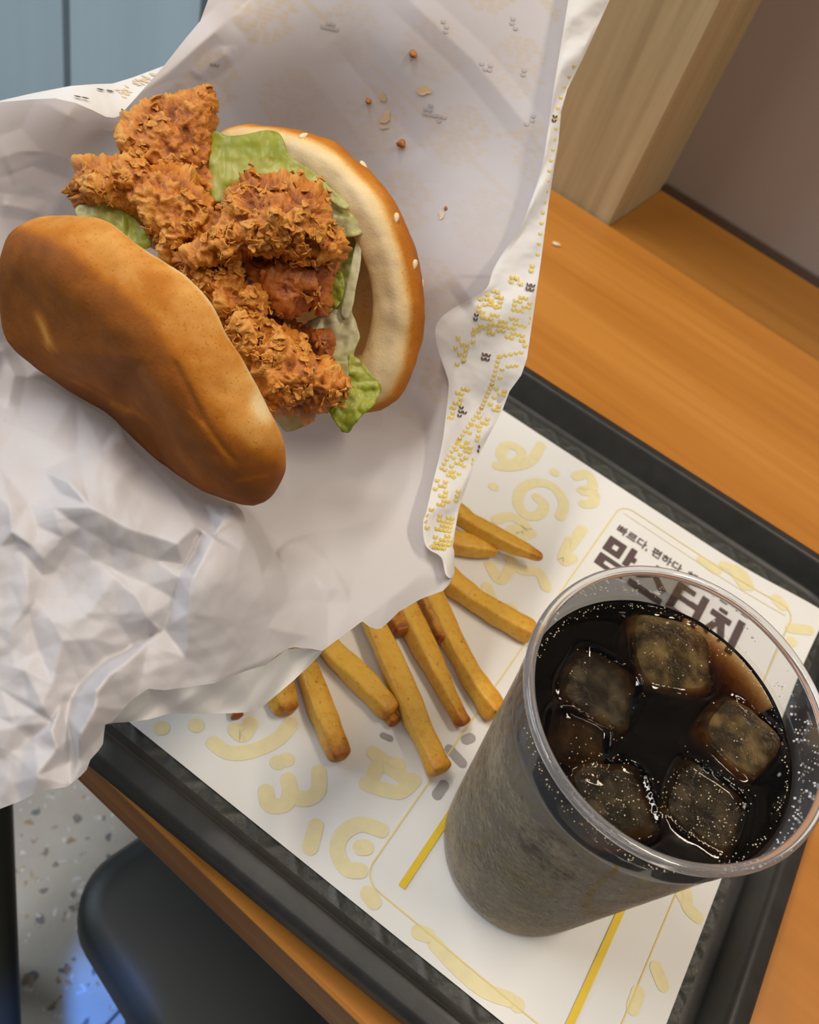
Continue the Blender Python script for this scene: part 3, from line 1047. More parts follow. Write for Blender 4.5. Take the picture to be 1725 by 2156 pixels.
def facet_height(xy):
    out = np.zeros(len(xy))
    for tri_ in FT_:
        for k in range(1, len(tri_) - 1):
            ia, ib, ic = tri_[0], tri_[k], tri_[k + 1]
            a, b, c = FV_[ia], FV_[ib], FV_[ic]
            lo = np.minimum(np.minimum(a, b), c); hi = np.maximum(np.maximum(a, b), c)
            m = np.nonzero((xy[:, 0] >= lo[0]) & (xy[:, 0] <= hi[0]) & (xy[:, 1] >= lo[1]) & (xy[:, 1] <= hi[1]))[0]
            if not len(m): continue
            den = (b[1] - c[1]) * (a[0] - c[0]) + (c[0] - b[0]) * (a[1] - c[1])
            if abs(den) < 1e-9: continue
            p = xy[m]
            w0 = ((b[1] - c[1]) * (p[:, 0] - c[0]) + (c[0] - b[0]) * (p[:, 1] - c[1])) / den
            w1 = ((c[1] - a[1]) * (p[:, 0] - c[0]) + (a[0] - c[0]) * (p[:, 1] - c[1])) / den
            w2 = 1 - w0 - w1
            ok = (w0 > -1e-6) & (w1 > -1e-6) & (w2 > -1e-6)
            out[m[ok]] = w0[ok] * FH_[ia] + w1[ok] * FH_[ib] + w2[ok] * FH_[ic]
    return out * 0.001


def tri(x):
    return abs((x % 1.0) - 0.5) * 2 - 0.5


def sheet_depth(xy):
    xy = np.asarray(xy, float)[:, :2]
    d = SHEET(xy)
    h = np.zeros(len(xy))
    for pts, amp, wl, wr in CREASES:
        pts = np.asarray(pts, float)
        lo = pts.min(0) - max(wl, wr); hi = pts.max(0) + max(wl, wr)
        m = ((xy > lo) & (xy < hi)).all(1)
        if not m.any(): continue
        D, Q, S, T = seg_near(xy[m], pts)
        w = np.maximum(np.where(S < 0, wl, wr) * 1.3, 26)      # left of travel on screen = negative
        e = np.clip(1 - D / w, 0, 1)
        env = np.minimum(1, np.minimum(T, 1 - T) * 6 + 0.25)
        h[m] += 1.25 * amp * e * env
    # soften the facets a hair by averaging a few nearby samples
    for ox, oy in ((0, 0), (2.5, 0), (-2.5, 0), (0, 2.5), (0, -2.5)):
        h += 0.25 * facet_height(xy + (ox, oy))
    # crumpling: strong low down at the left, faint elsewhere
    x, y = xy[:, 0], xy[:, 1]
    crum = 1 / (1 + np.exp(-((y - 1000) - (x - 300) * 0.55) / 90.0))
    crum = np.clip(crum * 1.1 * np.clip(1.25 - x / 700, 0.12, 1), 0, 1)
    crum = np.maximum(crum, 0.35 * np.exp(-((x - 40) / 130) ** 2 - ((y - 380) / 70) ** 2))
    p3 = np.stack([x / 160, y / 160, np.zeros_like(x)], 1)
    wx = (vnoise(p3 + 5) - 0.5) * 60; wy = (vnoise(p3 + 11) - 0.5) * 60
    c = 0
    for k in range(7):
        a = 0.45 + k * 2.399
        lam = 95 + 31 * (k % 4)
        amp = vnoise(np.stack([x / 190 + 7 * k, y / 190 - 3 * k, np.zeros_like(x)], 1))
        amp = np.clip((amp - 0.45) * 4, 0, 1)
        c = c + amp * tri(((x + wx) * math.cos(a) + (y + wy) * math.sin(a)) / lam + 0.37 * k) * lam / 120
        amp2 = np.clip((vnoise(np.stack([x / 85 - 5 * k, y / 85 + 9 * k, np.zeros_like(x)], 1)) - 0.5) * 5, 0, 1)
        c = c + amp2 * tri(((x + wx * .6) * math.cos(a + .8) + (y + wy * .6) * math.sin(a + .8)) / (lam * 0.42) + 0.61 * k) * lam * 0.42 / 230
    h += c * 0.0013 * crum
    h += (fbm(np.stack([x / 70, y / 70, np.zeros_like(x)], 1), 3) - 0.5) * 0.0016 * np.maximum(crum, 0.10)
    return d - h


OUT = [(-60, 216), (0, 215), (70, 209), (116, 207), (158, 216), (195, 232), (223, 246), (241, 248), (252, 244), (300, 190), (345, 139), (352, 130), (390, 82), (422, 44), (438, 0), (460, -60), (1310, -60), (1282, 0), (1229, 118), (1194, 188), (1181, 236), (1174, 300), (1154, 429), (1138, 552), (1122, 665), (1109, 754), (1097, 790), (1072, 824), (1057, 864), (1030, 915), (1004, 967), (984, 1017), (965, 1074), (957, 1120), (953, 1151), (955, 1180), (955, 1208), (953, 1216), (945, 1232), (933, 1244), (897, 1257), (885, 1262), (840, 1288), (820, 1308), (803, 1323), (793, 1325), (777, 1319), (763, 1308), (720, 1340), (678, 1371), (655, 1366), (637, 1365), (620, 1362), (604, 1367), (580, 1383), (560, 1400), (519, 1412), (450, 1439), (400, 1446), (347, 1453), (330, 1452), (313, 1450), (284, 1469), (258, 1493), (235, 1521), (222, 1524), (219, 1545), (217, 1566), (207, 1581), (190, 1600), (183, 1620), (170, 1634), (141, 1657), (120, 1660), (78, 1668), (40, 1688), (0, 1703), (-60, 1725)]
wrapper = empty('burger_wrapper', tuple(unproj(300, 1300, 0.27)), 'crumpled white paper wrapper with knit print held open around the burger', 'wrapper')
def strip_mesh(edgeA, edgeB, n, m, depth_fn):
    """sheet between two edges matched by arc length; depth_fn(xy, s, t)"""
    def res(e):
        e = np.asarray(e, float)
        l = np.concatenate([[0], np.cumsum(np.linalg.norm(np.diff(e, axis=0), axis=1))]); l /= l[-1]
        s = np.linspace(0, 1, n)
        return np.stack([np.interp(s, l, e[:, 0]), np.interp(s, l, e[:, 1])], 1)
    A, B = res(edgeA), res(edgeB)
    t = np.linspace(0, 1, m)
    xy = A[:, None] * (1 - t)[None, :, None] + B[:, None] * t[None, :, None]
    S = np.repeat(np.linspace(0, 1, n)[:, None], m, 1); Tt = np.repeat(t[None], n, 0)
    d = depth_fn(xy.reshape(-1, 2), S.ravel(), Tt.ravel()).reshape(n, m)
    return xy, d


FREE = smooth_line([(1208, -60), (1197, 0), (1186, 67), (1175, 134), (1166, 190), (1159, 241), (1152, 290), (1143, 343), (1130, 390), (1116, 429), (1095, 482), (1057, 536), (1038, 570), (1026, 605), (1000, 625), (950, 652), (925, 674), (917, 697), (922, 734), (940, 787), (945, 814), (939, 874), (930, 941), (910, 1024), (899, 1074), (891, 1101), (894, 1141), (905, 1158), (920, 1166), (931, 1177), (938, 1208), (948, 1218)], 5)
SIL = np.array([(1309, -60), (1284, 0), (1230, 118), (1195, 188), (1182, 236), (1176, 300), (1155, 429), (1139, 552), (1123, 665), (1110, 754), (1098, 790), (1073, 824), (1058, 864), (1031, 915), (1005, 967), (985, 1017), (966, 1074), (958, 1120), (954, 1151), (957, 1161), (957, 1180), (957, 1208), (953, 1218)], float)


# match the two edges by image row so that the folds run straight across
def by_row(e, ys):
    e = np.asarray(e, float)
    o = np.argsort(e[:, 1], kind='stable')
    return np.stack([np.interp(ys, e[o, 1], e[o, 0]), ys], 1)


ys = np.linspace(-60, 1217, 420)
FA, FB = by_row(FREE, ys), by_row(SIL, ys)


def flap_depth(xy, S, T):
    base = sheet_depth(xy)
    y = xy[:, 1]
    lift = 0.0060 + 0.0065 * np.exp(-((y - 690) / 90.0) ** 2) + 0.004 * np.exp(-((y - 1090) / 70.0) ** 2)
    roll = 1 - T
    wav = 0.0011 * np.sin(y / 47.0) * np.sin(T * 2.6) + 0.0008 * np.sin(y / 21.0 + 3 * T)
    cr = (fbm(np.stack([xy[:, 0] / 42, xy[:, 1] / 42, 0 * y], 1), 3) - 0.5) * 0.0016
    return base - (lift * roll ** 0.8 + (wav + cr) * np.clip(T * 5, 0.1, 1) * np.clip((1 - T) * 8 + 0.2, 0, 1)) - 0.0004


flap_xy, flap_d = strip_mesh(FA, FB, 420, 26, flap_depth)
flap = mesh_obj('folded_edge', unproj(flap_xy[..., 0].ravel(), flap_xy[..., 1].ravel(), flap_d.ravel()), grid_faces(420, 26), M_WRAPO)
adopt(flap, wrapper)
tag(flap, 'narrow folded-over right edge with yellow and brown knit print')

UND_A = [(222, 1524), (235, 1521), (258, 1493), (284, 1469), (313, 1450), (347, 1453), (450, 1439), (519, 1412), (560, 1400), (604, 1367), (637, 1365), (678, 1371)]
UND_B = [(222, 1526), (240, 1522), (262, 1521), (313, 1515), (355, 1503), (450, 1503), (500, 1501), (537, 1499), (560, 1482), (617, 1434), (650, 1403), (679, 1373)]


def und_depth(xy, S, T):
    x = xy[:, 0]
    return sheet_depth(np.stack([x, np.minimum(xy[:, 1], 1700)], 1)) * 0 + SHEET(xy) + 0.001 + 0.004 * T + 0.0022 * np.sin(x / 23.0) * np.sin(np.pi * T) + 0.002 * tri(x / 95 + T * 0.8) * np.sin(np.pi * np.clip(T, 0, 1))


# start on the fold exactly
ux, ud = strip_mesh(UND_A, UND_B, 110, 14, und_depth)
d0 = sheet_depth(ux[:, 0])
ud = ud + (d0 - ud[:, 0])[:, None] * (1 - np.linspace(0, 1, 14))[None] ** 2
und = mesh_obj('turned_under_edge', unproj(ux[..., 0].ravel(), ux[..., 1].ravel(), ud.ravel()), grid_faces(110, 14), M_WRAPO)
adopt(und, wrapper)

TLA = [(-60, 222), (0, 222), (70, 216), (116, 214), (158, 222), (223, 252), (250, 250), (300, 195), (348, 145)]
TLB = [(-60, 222), (0, 212), (70, 196), (148, 181), (200, 177), (237, 176), (280, 163), (320, 148), (349, 137)]


def tl_depth(xy, S, T):
    return SHEET(xy) + 0.0035 + 0.012 * T + 0.0015 * np.sin(xy[:, 0] / 30.0) * T


tx, td = strip_mesh(TLA, TLB, 90, 14, tl_depth)
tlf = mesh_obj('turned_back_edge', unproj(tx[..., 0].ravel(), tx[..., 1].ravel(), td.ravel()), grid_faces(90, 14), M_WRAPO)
adopt(tlf, wrapper)


# knit-stitch prints: each stitch a slim leaf lying on the paper
def leaf(VF, x, y, d, ang, ln, wd):
    V, F = VF
    b = len(V)
    c, s = math.cos(ang), math.sin(ang)
    for a, q in ((-.5, 0), (-.28, .38), (.12, .5), (.5, 0), (.12, -.5), (-.28, -.38)):
        px, py = a * ln, q * wd
        V.append((x + px * c - py * s, y + px * s + py * c, d))
    F.append(tuple(range(b, b + 6)))


def leaf_mesh(name, VF, mat, parent, dfn):
    if not VF[0]: return None
    A = np.array(VF[0])
    d = dfn(A)
    o = mesh_obj(name, unproj(A[:, 0], A[:, 1], d), VF[1], mat, None, False)
    tag(o, kind='stuff')
    adopt(o, parent)
    return o


# (a) folded edge, strong yellow
FLAKE = ["...#.#...", "..##.##..", ".#.###.#.", "##.#.#.##", "..##.##..", "##.#.#.##", ".#.###.#.", "..##.##..", "...#.#..."]


def flap_sample(xy):
    # depth of the flap at pixels (row i from y, column from x)
    y = np.clip((xy[:, 1] - ys[0]) / (ys[-1] - ys[0]) * (len(ys) - 1), 0, len(ys) - 1.001)
    i = y.astype(int); f = y - i
    out = np.zeros(len(xy))
    for k in range(len(xy)):
        ii = i[k]
        r0 = np.interp(xy[k, 0], flap_xy[ii, :, 0], flap_d[ii])
        r1 = np.interp(xy[k, 0], flap_xy[ii + 1, :, 0], flap_d[ii + 1])
        out[k] = r0 * (1 - f[k]) + r1 * f[k]
    return out - 0.00025


def inside_flap(x, y, m=4):
    a = np.interp(y, ys, FA[:, 0]); b = np.interp(y, ys, FB[:, 0])
    return a + m < x < b - m


yel, brn = [[], []], [[], []]
axis_a = math.radians(103)             # direction of the stitch columns on screen
ex = np.array([math.cos(axis_a - math.pi / 2), math.sin(axis_a - math.pi / 2)]); ey = np.array([math.cos(axis_a), math.sin(axis_a)])


def stitch(VF, x, y, sc=1.0, pair=True):
    for s in (-1, 1):
        if not pair and s > 0: continue
        ox = x + ex[0] * s * 2.6 * sc; oy = y + ex[1] * s * 2.6 * sc
        if inside_flap(ox, oy, 5):
            leaf(VF, ox, oy, 0, axis_a + s * 0.42, 9.2 * sc, 4.4 * sc)


def motif(VF, cx, cy, bitmap, sx=10.5, sy=9.5, sc=1.0, pr=1.0):
    h = len(bitmap)
    for r, row in enumerate(bitmap):
        for c, ch in enumerate(row):
            if ch == '#' and random.random() < pr:
                p = np.array([cx, cy]) + ex * (c - (len(row) - 1) / 2) * sx + ey * (r - (h - 1) / 2) * sy
                stitch(VF, p[0], p[1], sc)


BIG = ["..##....##..", ".#.##..##.#.", ".##.#..#.##.", "..###..###..", "#..........#", "##.##..##.##", ".###.##.###.", "...######...", ".###.##.###.", "##.##..##.##", "#..........#"]
motif(yel, 1062, 668, BIG, 10.2, 9.8)
motif(yel, 1028, 608 + 30, ["#.#.", ".#.#"], 12, 10)
motif(yel, 1088, 590, ["##.", "#.#"], 10, 9)
motif(yel, 974, 742, ["#..#", ".##.", "#.#.", ".##.", "..#.", ".#.."], 11, 11)
motif(yel, 963, 850, ["..##", ".##.", "..#.", ".##.", "##..", ".#..", "##.."], 9.5, 11)
motif(yel, 1120, 565, ["#", "#"], 10, 10)
for (a, b, st) in (((1051, 752), (1036, 810), 9), ((1036, 810), (1014, 860), 9), ((1014, 860), (968, 925), 9), ((968, 925), (930, 985), 9), ((1054, 750), (1098, 742), 9), ((1088, 770), (1070, 772), 9)):
    n_ = int(np.hypot(b[0] - a[0], b[1] - a[1]) / st)
    for k in range(n_ + 1):
        p = np.array(a) + (np.array(b) - np.array(a)) * k / max(n_, 1)
        stitch(yel, p[0], p[1], 0.9)
for cx, cy in ((1064, 790), (1052, 830), (1040, 862), (1016, 890), (996, 925), (980, 950), (962, 975), (944, 1000), (928, 1022), (1000, 905), (972, 940), (988, 975), (956, 1005)):
    motif(yel, cx, cy, ["#.#", ".##", "#.."], 9, 9, 0.95, 0.85)
motif(yel, 936, 1050, [".#.", "##.", ".##", "##."], 8.5, 9.5)
motif(yel, 963, 1045, ["#", "#", "#"], 8.5, 10)
motif(yel, 902, 1085, ["#.", ".#", "#.", "#.", ".#"], 8, 13)
motif(yel, 941, 1104, ["#.##.", "#####", ".####", "####."], 9, 9)
motif(yel, 938, 1142, ["..##.", ".####", "####.", "###.."], 9, 9)
motif(yel, 915, 1140, ["#", ".", "#"], 9, 10)
for k, y0 in enumerate(range(140, 540, 22)):
    x0 = np.interp(y0, ys, FB[:, 0]) - 9
    stitch(yel, x0, y0, 0.8)
for cx, cy, bm in ((1117, 605, ["##", "##"]), (1002, 668, ["#", "#"]), (976, 760, ["#"]), (1023, 752, ["##", "##"]), (974, 868, ["#.", "##", "#."]), (1010, 950, ["#", "#", "#"]), (1168, 250, ["#", "#"])):
    motif(brn, cx, cy, bm, 9, 9, 1.0)
leaf_mesh('yellow_knit_print', yel, M_WYEL, wrapper, flap_sample)
leaf_mesh('brown_knit_print', brn, M_WBR, wrapper, flap_sample)

# (b) faint print showing through the back sheet
faint, faintg = [[], []], [[], []]
ga = math.radians(12)
fx = np.array([math.cos(ga), math.sin(ga)]); fy = np.array([-math.sin(ga), math.cos(ga)])
SNOW = ["....##.##....", "...#.#.#.#...", "..##.###.##..", ".#.##.#.##.#.", "##..#.#.#..##", "..#..###..#..", "###########..", "..#..###..#..", "##..#.#.#..##", ".#.##.#.##.#.", "..##.###.##..", "...#.#.#.#...", "....##.##...."]


def on_sheet(x, y):
    xr = np.interp(y, ys, FA[:, 0]) - 12
    xl = np.interp(y, [-60, 0, 140, 245, 330, 1000], [480, 470, 400, 330, 560, 900])
    return xl < x < xr and y < 880


def fmotif(VF, cx, cy, bitmap, s=10.0, pr=0.9, gaps=True):
    h = len(bitmap)
    for r, row in enumerate(bitmap):
        for c, ch in enumerate(row):
            if ch == '#' and random.random() < pr:
                p = np.array([cx, cy]) + fx * (c - (len(row) - 1) / 2) * s + fy * (r - (h - 1) / 2) * s
                if on_sheet(*p):
                    for q in (-1, 1):
                        leaf(VF, p[0] + fx[0] * q * 2.6, p[1] + fx[1] * q * 2.6, 0, ga + math.pi / 2 + q * 0.42, 9.5, 4.6)


for i in range(-1, 5):
    for j in range(-1, 9):
        c = np.array([560, 30]) + fx * 180 * i + fy * 165 * j + (fx * 90 if j % 2 else 0)
        fmotif(faint, c[0], c[1], SNOW)
for k in range(90):
    p = np.array([620, -20]) + np.array([0.72, 0.69]) * 9 * k
    fmotif(faint, p[0], p[1], ["#"], pr=1)
    p = np.array([560, 350]) + np.array([0.99, -0.13]) * 9 * k
    fmotif(faint, p[0], p[1], ["#"], pr=0.7)
for cx, cy, bm in ((695, 55, [".##.", "####"]), (936, 56, ["#.", ".#", ".#"]), (1083, 50, ["#.", "#.", ".#"]), (1023, 141, ["#.#", ".##"]), (1103, 153, ["#", "#"]), (905, 232, [".#.", "##.", "###"]), (925, 250, ["###", ".#."]), (1116, 253, [".#", ".#", "#."]), (452, 138, ["##"]), (1000, 640, [])):
    fmotif(faintg, cx, cy, bm, 9.5, 1)
P, F, bd = fill(OUT, 4.0)
prt = np.zeros(len(P))
fp = np.array(faint[0])[:, :2].reshape(-1, 6, 2).mean(1)
cell = {}
for q, (x0, y0) in enumerate(fp):
    cell.setdefault((int(x0 // 12), int(y0 // 12)), []).append(q)
for i, (x0, y0) in enumerate(P):
    if y0 > 1000: continue
    cx, cy = int(x0 // 12), int(y0 // 12)
    best = 99
    for dx in (-1, 0, 1):
        for dy in (-1, 0, 1):
            for q in cell.get((cx + dx, cy + dy), ()):
                best = min(best, (fp[q, 0] - x0) ** 2 + (fp[q, 1] - y0) ** 2)
    prt[i] = math.exp(-best / 22.0)
prt *= np.clip(0.35 + 1.5 * (fbm(np.stack([P[:, 0] / 170, P[:, 1] / 170, 0 * P[:, 0]], 1) + 2.2, 2) - 0.3), 0.25, 1)
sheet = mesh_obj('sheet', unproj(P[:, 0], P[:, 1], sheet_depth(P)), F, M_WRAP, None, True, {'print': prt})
adopt(sheet, wrapper)
leaf_mesh('show_through_grey_print', faintg, M_FAINTG, wrapper, lambda A: sheet_depth(A) - 0.00022)
# (c) turned-back edge at the top left
tl_y, tl_b = [[], []], [[], []]
for k in range(150):
    x0 = random.uniform(5, 335)
    lo_ = np.interp(x0, [p[0] for p in TLA], [p[1] for p in TLA]); hi_ = np.interp(x0, [p[0] for p in TLB], [p[1] for p in TLB])
    y0 = hi_ + (lo_ - hi_) * (0.1 + 0.5 * random.random())
    if vnoise(np.array([[x0 / 45, 3.3, 0]]))[0] > 0.5:
        leaf(tl_y, x0, y0, 0, 0.25 + random.uniform(-.3, .3), 14, 2.6)
for x0, y0 in ((212, 188), (232, 191), (164, 203), (180, 206)):
    leaf(tl_b, x0, y0, 0, 0.22, 19, 3.2)


def tl_sample(A):
    x = A[:, 0]
    lo_ = np.interp(x, [p[0] for p in TLA], [p[1] for p in TLA]); hi_ = np.interp(x, [p[0] for p in TLB], [p[1] for p in TLB])
    t = np.clip((lo_ - A[:, 1]) / np.maximum(lo_ - hi_, 1), 0, 1)
    return tl_depth(A, None, t) - 0.0009


leaf_mesh('edge_print', tl_y, M_STAIN, wrapper, tl_sample)
leaf_mesh('edge_brown_print', tl_b, M_WBR, wrapper, tl_sample)


# grease stains
def blob2d(cx, cy, rx, ry, ang, n=22, seed=0):
    r = np.random.default_rng(seed)
    ph = r.uniform(0, 6.28, 3)
    out = []
    for k in range(n):
        a = 2 * math.pi * k / n
        q = 1 + 0.22 * math.sin(2 * a + ph[0]) + 0.16 * math.sin(3 * a + ph[1]) + 0.1 * math.sin(5 * a + ph[2])
        x, y = rx * q * math.cos(a), ry * q * math.sin(a)
        out.append((cx + x * math.cos(ang) - y * math.sin(ang), cy + x * math.sin(ang) + y * math.cos(ang)))
    return np.array(out)


for k, (cx, cy, rx, ry, an) in enumerate(((893, 190, 17, 9, 0.3), (812, 248, 9, 13, 0.2), (808, 268, 8, 4, 0), (806, 205, 7, 9, 0.5), (930, 452, 6, 8, 0.3))):
    P = blob2d(cx, cy, rx, ry, an, seed=k)
    o = mesh_obj('grease_stain', unproj(P[:, 0], P[:, 1], sheet_depth(P) - 0.0004), [tuple(range(len(P)))], M_STAIN, None, False)
    adopt(o, wrapper)

# ------------------------------------------------------------------ burger
burger = empty('chicken_burger', tuple(unproj(480, 700, 0.31)), 'open fried chicken burger with sesame bun and lettuce, in the paper wrapper', 'burger')

M_BUN = attr_mat('bun_bread', 'crust', [(0.0, (0.82, 0.66, 0.40)), (0.25, (0.80, 0.58, 0.28)), (0.45, (0.66, 0.33, 0.08)), (0.62, (0.50, 0.175, 0.018)), (0.82, (0.33, 0.105, 0.014)), (1.0, (0.22, 0.070, 0.013))], 0.62, 0.16, 260, (900, 0.3, 0.0005), sss=0.10, ssr=0.003, spec=0.12, specks=(1300, 0.62, 0.13))


def silhouette_warp(W, target, nb=120):
    """stretch the solid about its middle until its outline agrees with the one wanted"""
    x, y, d = proj(W)
    t = np.asarray(target, float)
    c = (t.max(0) + t.min(0)) / 2
    x = x + c[0] - (x.max() + x.min()) / 2
    y = y + c[1] - (y.max() + y.min()) / 2
    ph = np.arctan2(y - c[1], x - c[0]); r = np.hypot(x - c[0], y - c[1])
    b = ((ph + np.pi) / (2 * np.pi) * nb).astype(int) % nb
    sil = np.zeros(nb)
    np.maximum.at(sil, b, r)
    for k in range(nb):
        if sil[k] == 0: sil[k] = max(sil[k - 1], sil[(k + 1) % nb])
    tr = np.zeros(nb)
    for k in range(nb):
        a = -np.pi + 2 * np.pi * (k + 0.5) / nb
        dx, dy = math.cos(a), math.sin(a)
        best = 0
        for i in range(len(t)):
            p = t[i] - c; q = t[(i + 1) % len(t)] - c; e = q - p
            den = dx * e[1] - dy * e[0]
            if abs(den) < 1e-9: continue
            s = (p[0] * e[1] - p[1] * e[0]) / den
            u = (p[0] * dy - p[1] * dx) / den
            if -1e-6 <= u <= 1 + 1e-6 and s > best: best = s
        tr[k] = best
    ra = tr / sil
    ra = (np.roll(ra, 1) + 2 * ra + np.roll(ra, -1)) / 4
    g = (ph + np.pi) / (2 * np.pi) * nb - 0.5
    i0 = np.floor(g).astype(int); f = g - i0
    s = ra[i0 % nb] * (1 - f) + ra[(i0 + 1) % nb] * f
    return unproj(c[0] + (x - c[0]) * s, c[1] + (y - c[1]) * s, d)


def bun(center, d0, nrm, long, profile, squash, target, na=260):
    n = np.array(nrm, float); n /= np.linalg.norm(n)
    e1 = np.array(long, float); e1 -= n * (e1 @ n); e1 /= np.linalg.norm(e1)
    e2 = np.cross(n, e1)
    pf = smooth_line(profile, 8)
    Vl, F = lathe(pf, na)
    P = Vl[:, :1] * e1 + Vl[:, 1:2] * e2 + Vl[:, 2:3] * n
    P[:, 2] *= squash
    C = np.array([(center[0] - CX) / F_PX * d0, (center[1] - CY) / F_PX * d0, d0])
    W = c2w(P + C)
    return silhouette_warp(W, target), F, Vl


HEEL = [(2, 535), (10, 505), (40, 474), (90, 453), (150, 446), (200, 452), (240, 470), (270, 495), (300, 518), (350, 550), (400, 595), (440, 640), (470, 690), (500, 735), (530, 785), (555, 830), (572, 870), (590, 900), (604, 940), (606, 980), (592, 1020), (565, 1052), (545, 1064), (520, 1067), (480, 1053), (430, 1038), (395, 1018), (350, 985), (300, 946), (262, 908), (226, 873), (162, 835), (124, 812), (75, 776), (38, 745), (6, 716), (-8, 620), (-6, 570)]
hp = [(0.0, 0.0), (.025, 0), (.046, 0), (.0505, .0010), (.0530, .0045), (.0540, .0100), (.0528, .0165), (.0495, .0215), (.0450, .0243), (.0380, .0252), (.018, .0254), (0.0, .0255)]
W, F, Vl = bun((310, 760), 0.288, (-.66, .64, -.40), (.71, .70, 0), hp, 0.65, smooth_line(HEEL, 3, True))
x, y, d = proj(W)
r = np.hypot(Vl[:, 0], Vl[:, 1]); z = Vl[:, 2]
cr = np.interp(z, [0, .0005, .0022, .009, .016, .021, .0250], [.06, .30, .52, .57, .59, .60, .60])
D, Q, S, T = seg_near(np.stack([x, y], 1), [(20, 470), (150, 528), (213, 584), (313, 667), (377, 769), (435, 874), (528, 948), (600, 985)])
cr += 0.34 / (1 + np.exp(-S * D / 7.0))
cr += (fbm(W * 130, 4) - 0.5) * 0.30 + (fbm(W * 45 + 9, 3) - 0.5) * 0.24
# pale torn patch low on the cut side, scuff and wrinkles
cr -= 0.40 * np.exp(-((x - 550) / 22) ** 2 - ((y - 852) / 40) ** 2)
D, Q, S, T = seg_near(np.stack([x, y], 1), [(76, 662), (90, 690), (105, 732)])
cr -= 0.42 * np.exp(-(D / 11) ** 2)
for ln, am in (([(400, 870), (440, 905), (468, 950), (490, 970)], .22), ([(370, 765), (402, 830), (425, 880)], -.14), ([(150, 800), (235, 845), (300, 880)], .16), ([(500, 1012), (560, 1000)], .18), ([(235, 850), (260, 870), (290, 850)], .14)):
    D, Q, S, T = seg_near(np.stack([x, y], 1), ln)
    cr -= am * np.exp(-(D / 5) ** 2)
nr = vnormals(W, F)
D, Q, S, T = seg_near(np.stack([x, y], 1), [(370, 765), (402, 830), (440, 905), (490, 970)])
W = W - nr * (0.0006 * np.exp(-(D / 7) ** 2))[:, None] + nr * ((fbm(W * 60, 3) - 0.5) * 0.0024)[:, None]
heel = mesh_obj('bottom_bun', W, F, M_BUN, None, True, {'crust': cr})
tag(heel, 'smooth brown bottom half of the bun, facing the viewer')
adopt(heel, burger)

CROWN = [(470, 272), (520, 263), (580, 265), (640, 277), (700, 297), (740, 325), (790, 368), (830, 425), (862, 490), (885, 560), (892, 620), (893, 680), (885, 740), (868, 790), (845, 835), (815, 862), (785, 868), (740, 866), (690, 850), (640, 825), (580, 790), (500, 700), (440, 560), (425, 430), (440, 320)]
cp = [(0.0, .0190), (.018, .0188), (.0285, .0170), (.0325, .0125), (.0345, .0050), (.0370, .0004), (.0440, 0), (.0485, .0008), (.0520, .0040), (.0545, .0100), (.0540, .0170), (.0490, .0250), (.0380, .0320), (.0200, .0365), (0.0, .0375)]
W, F, Vl = bun((650, 570), 0.335, (.42, -.30, .86), (.5, .85, 0), cp, 1.0, smooth_line(CROWN, 3, True))
r = np.hypot(Vl[:, 0], Vl[:, 1]); z = Vl[:, 2]
pf = smooth_line(cp, 8)
arcl = np.concatenate([[0], np.cumsum(np.linalg.norm(np.diff(pf, axis=0), axis=1))])
tot = arcl[-1]
cr1 = np.interp(arcl, [0, arcl[8 * 3], arcl[8 * 4], arcl[8 * 5], arcl[8 * 6], arcl[8 * 7], arcl[8 * 7 + 5], arcl[8 * 8 + 3], arcl[8 * 9 + 3], tot], [.40, .40, .40, .30, .07, .05, .22, .60, .74, .82])  # recess browner than the cut face: its shade is put into the colour
cr = np.repeat(cr1, 260)
cr += (fbm(W * 110, 4) - 0.5) * 0.22
nr = vnormals(W, F)
W = W + nr * ((fbm(W * 90 + 4, 3) - 0.5) * 0.0022)[:, None]
crown = mesh_obj('top_bun', W, F, M_BUN, None, True, {'crust': cr})
tag(crown, 'sesame-topped top half of the bun showing its cream cut face')
adopt(crown, burger)
crown_px = proj(W)
M_SEED = simple('sesame', (0.80, 0.66, 0.42), 0.4, var=0.08)
SEED_V, SEED_F = lathe([(0, -.5), (.16, -.46), (.26, -.3), (.30, -.1), (.26, .12), (.15, .36), (.06, .48), (0, .5)], 12)


def seed_obj(name, W0, nrm_w, along, ln, mat, parent=None):
    n = np.array(nrm_w) / np.linalg.norm(nrm_w)
    a = np.array(along, float); a -= n * (a @ n); a /= np.linalg.norm(a)
    b = np.cross(n, a)
    V = (SEED_V[:, :1] * b + SEED_V[:, 1:2] * n * 0.55 + SEED_V[:, 2:3] * a) * ln
    o = mesh_obj(name, V, SEED_F, mat, None, True)
    o.location = W0 + n * ln * 0.07
    return o


for sx_, sy_, an in ((640, 287, -0.6), (833, 456, 1.7), (872, 556, 1.8), (887, 598, 1.5), (770, 345, 0.8)):
    dd = np.hypot(crown_px[0] - sx_, crown_px[1] - sy_) + 2000 * (crown_px[2] - crown_px[2].min()) * 0.05
    i = int(np.argmin(dd))
    nn_ = nr[i]
    if nn_ @ (CAM - W[i]) < 0 and sx_ < 700: nn_ = nn_
    al = math.cos(an) * BM[0] + math.sin(an) * BM[1]
    s = seed_obj('sesame_seed', W[i], nn_ + 0.9 * (CAM - W[i]) / np.linalg.norm(CAM - W[i]), al, 0.0036, M_SEED)
    s.parent = crown
    s.location = Vector(s.location) - Vector(burger.location) - Vector(crown.location)

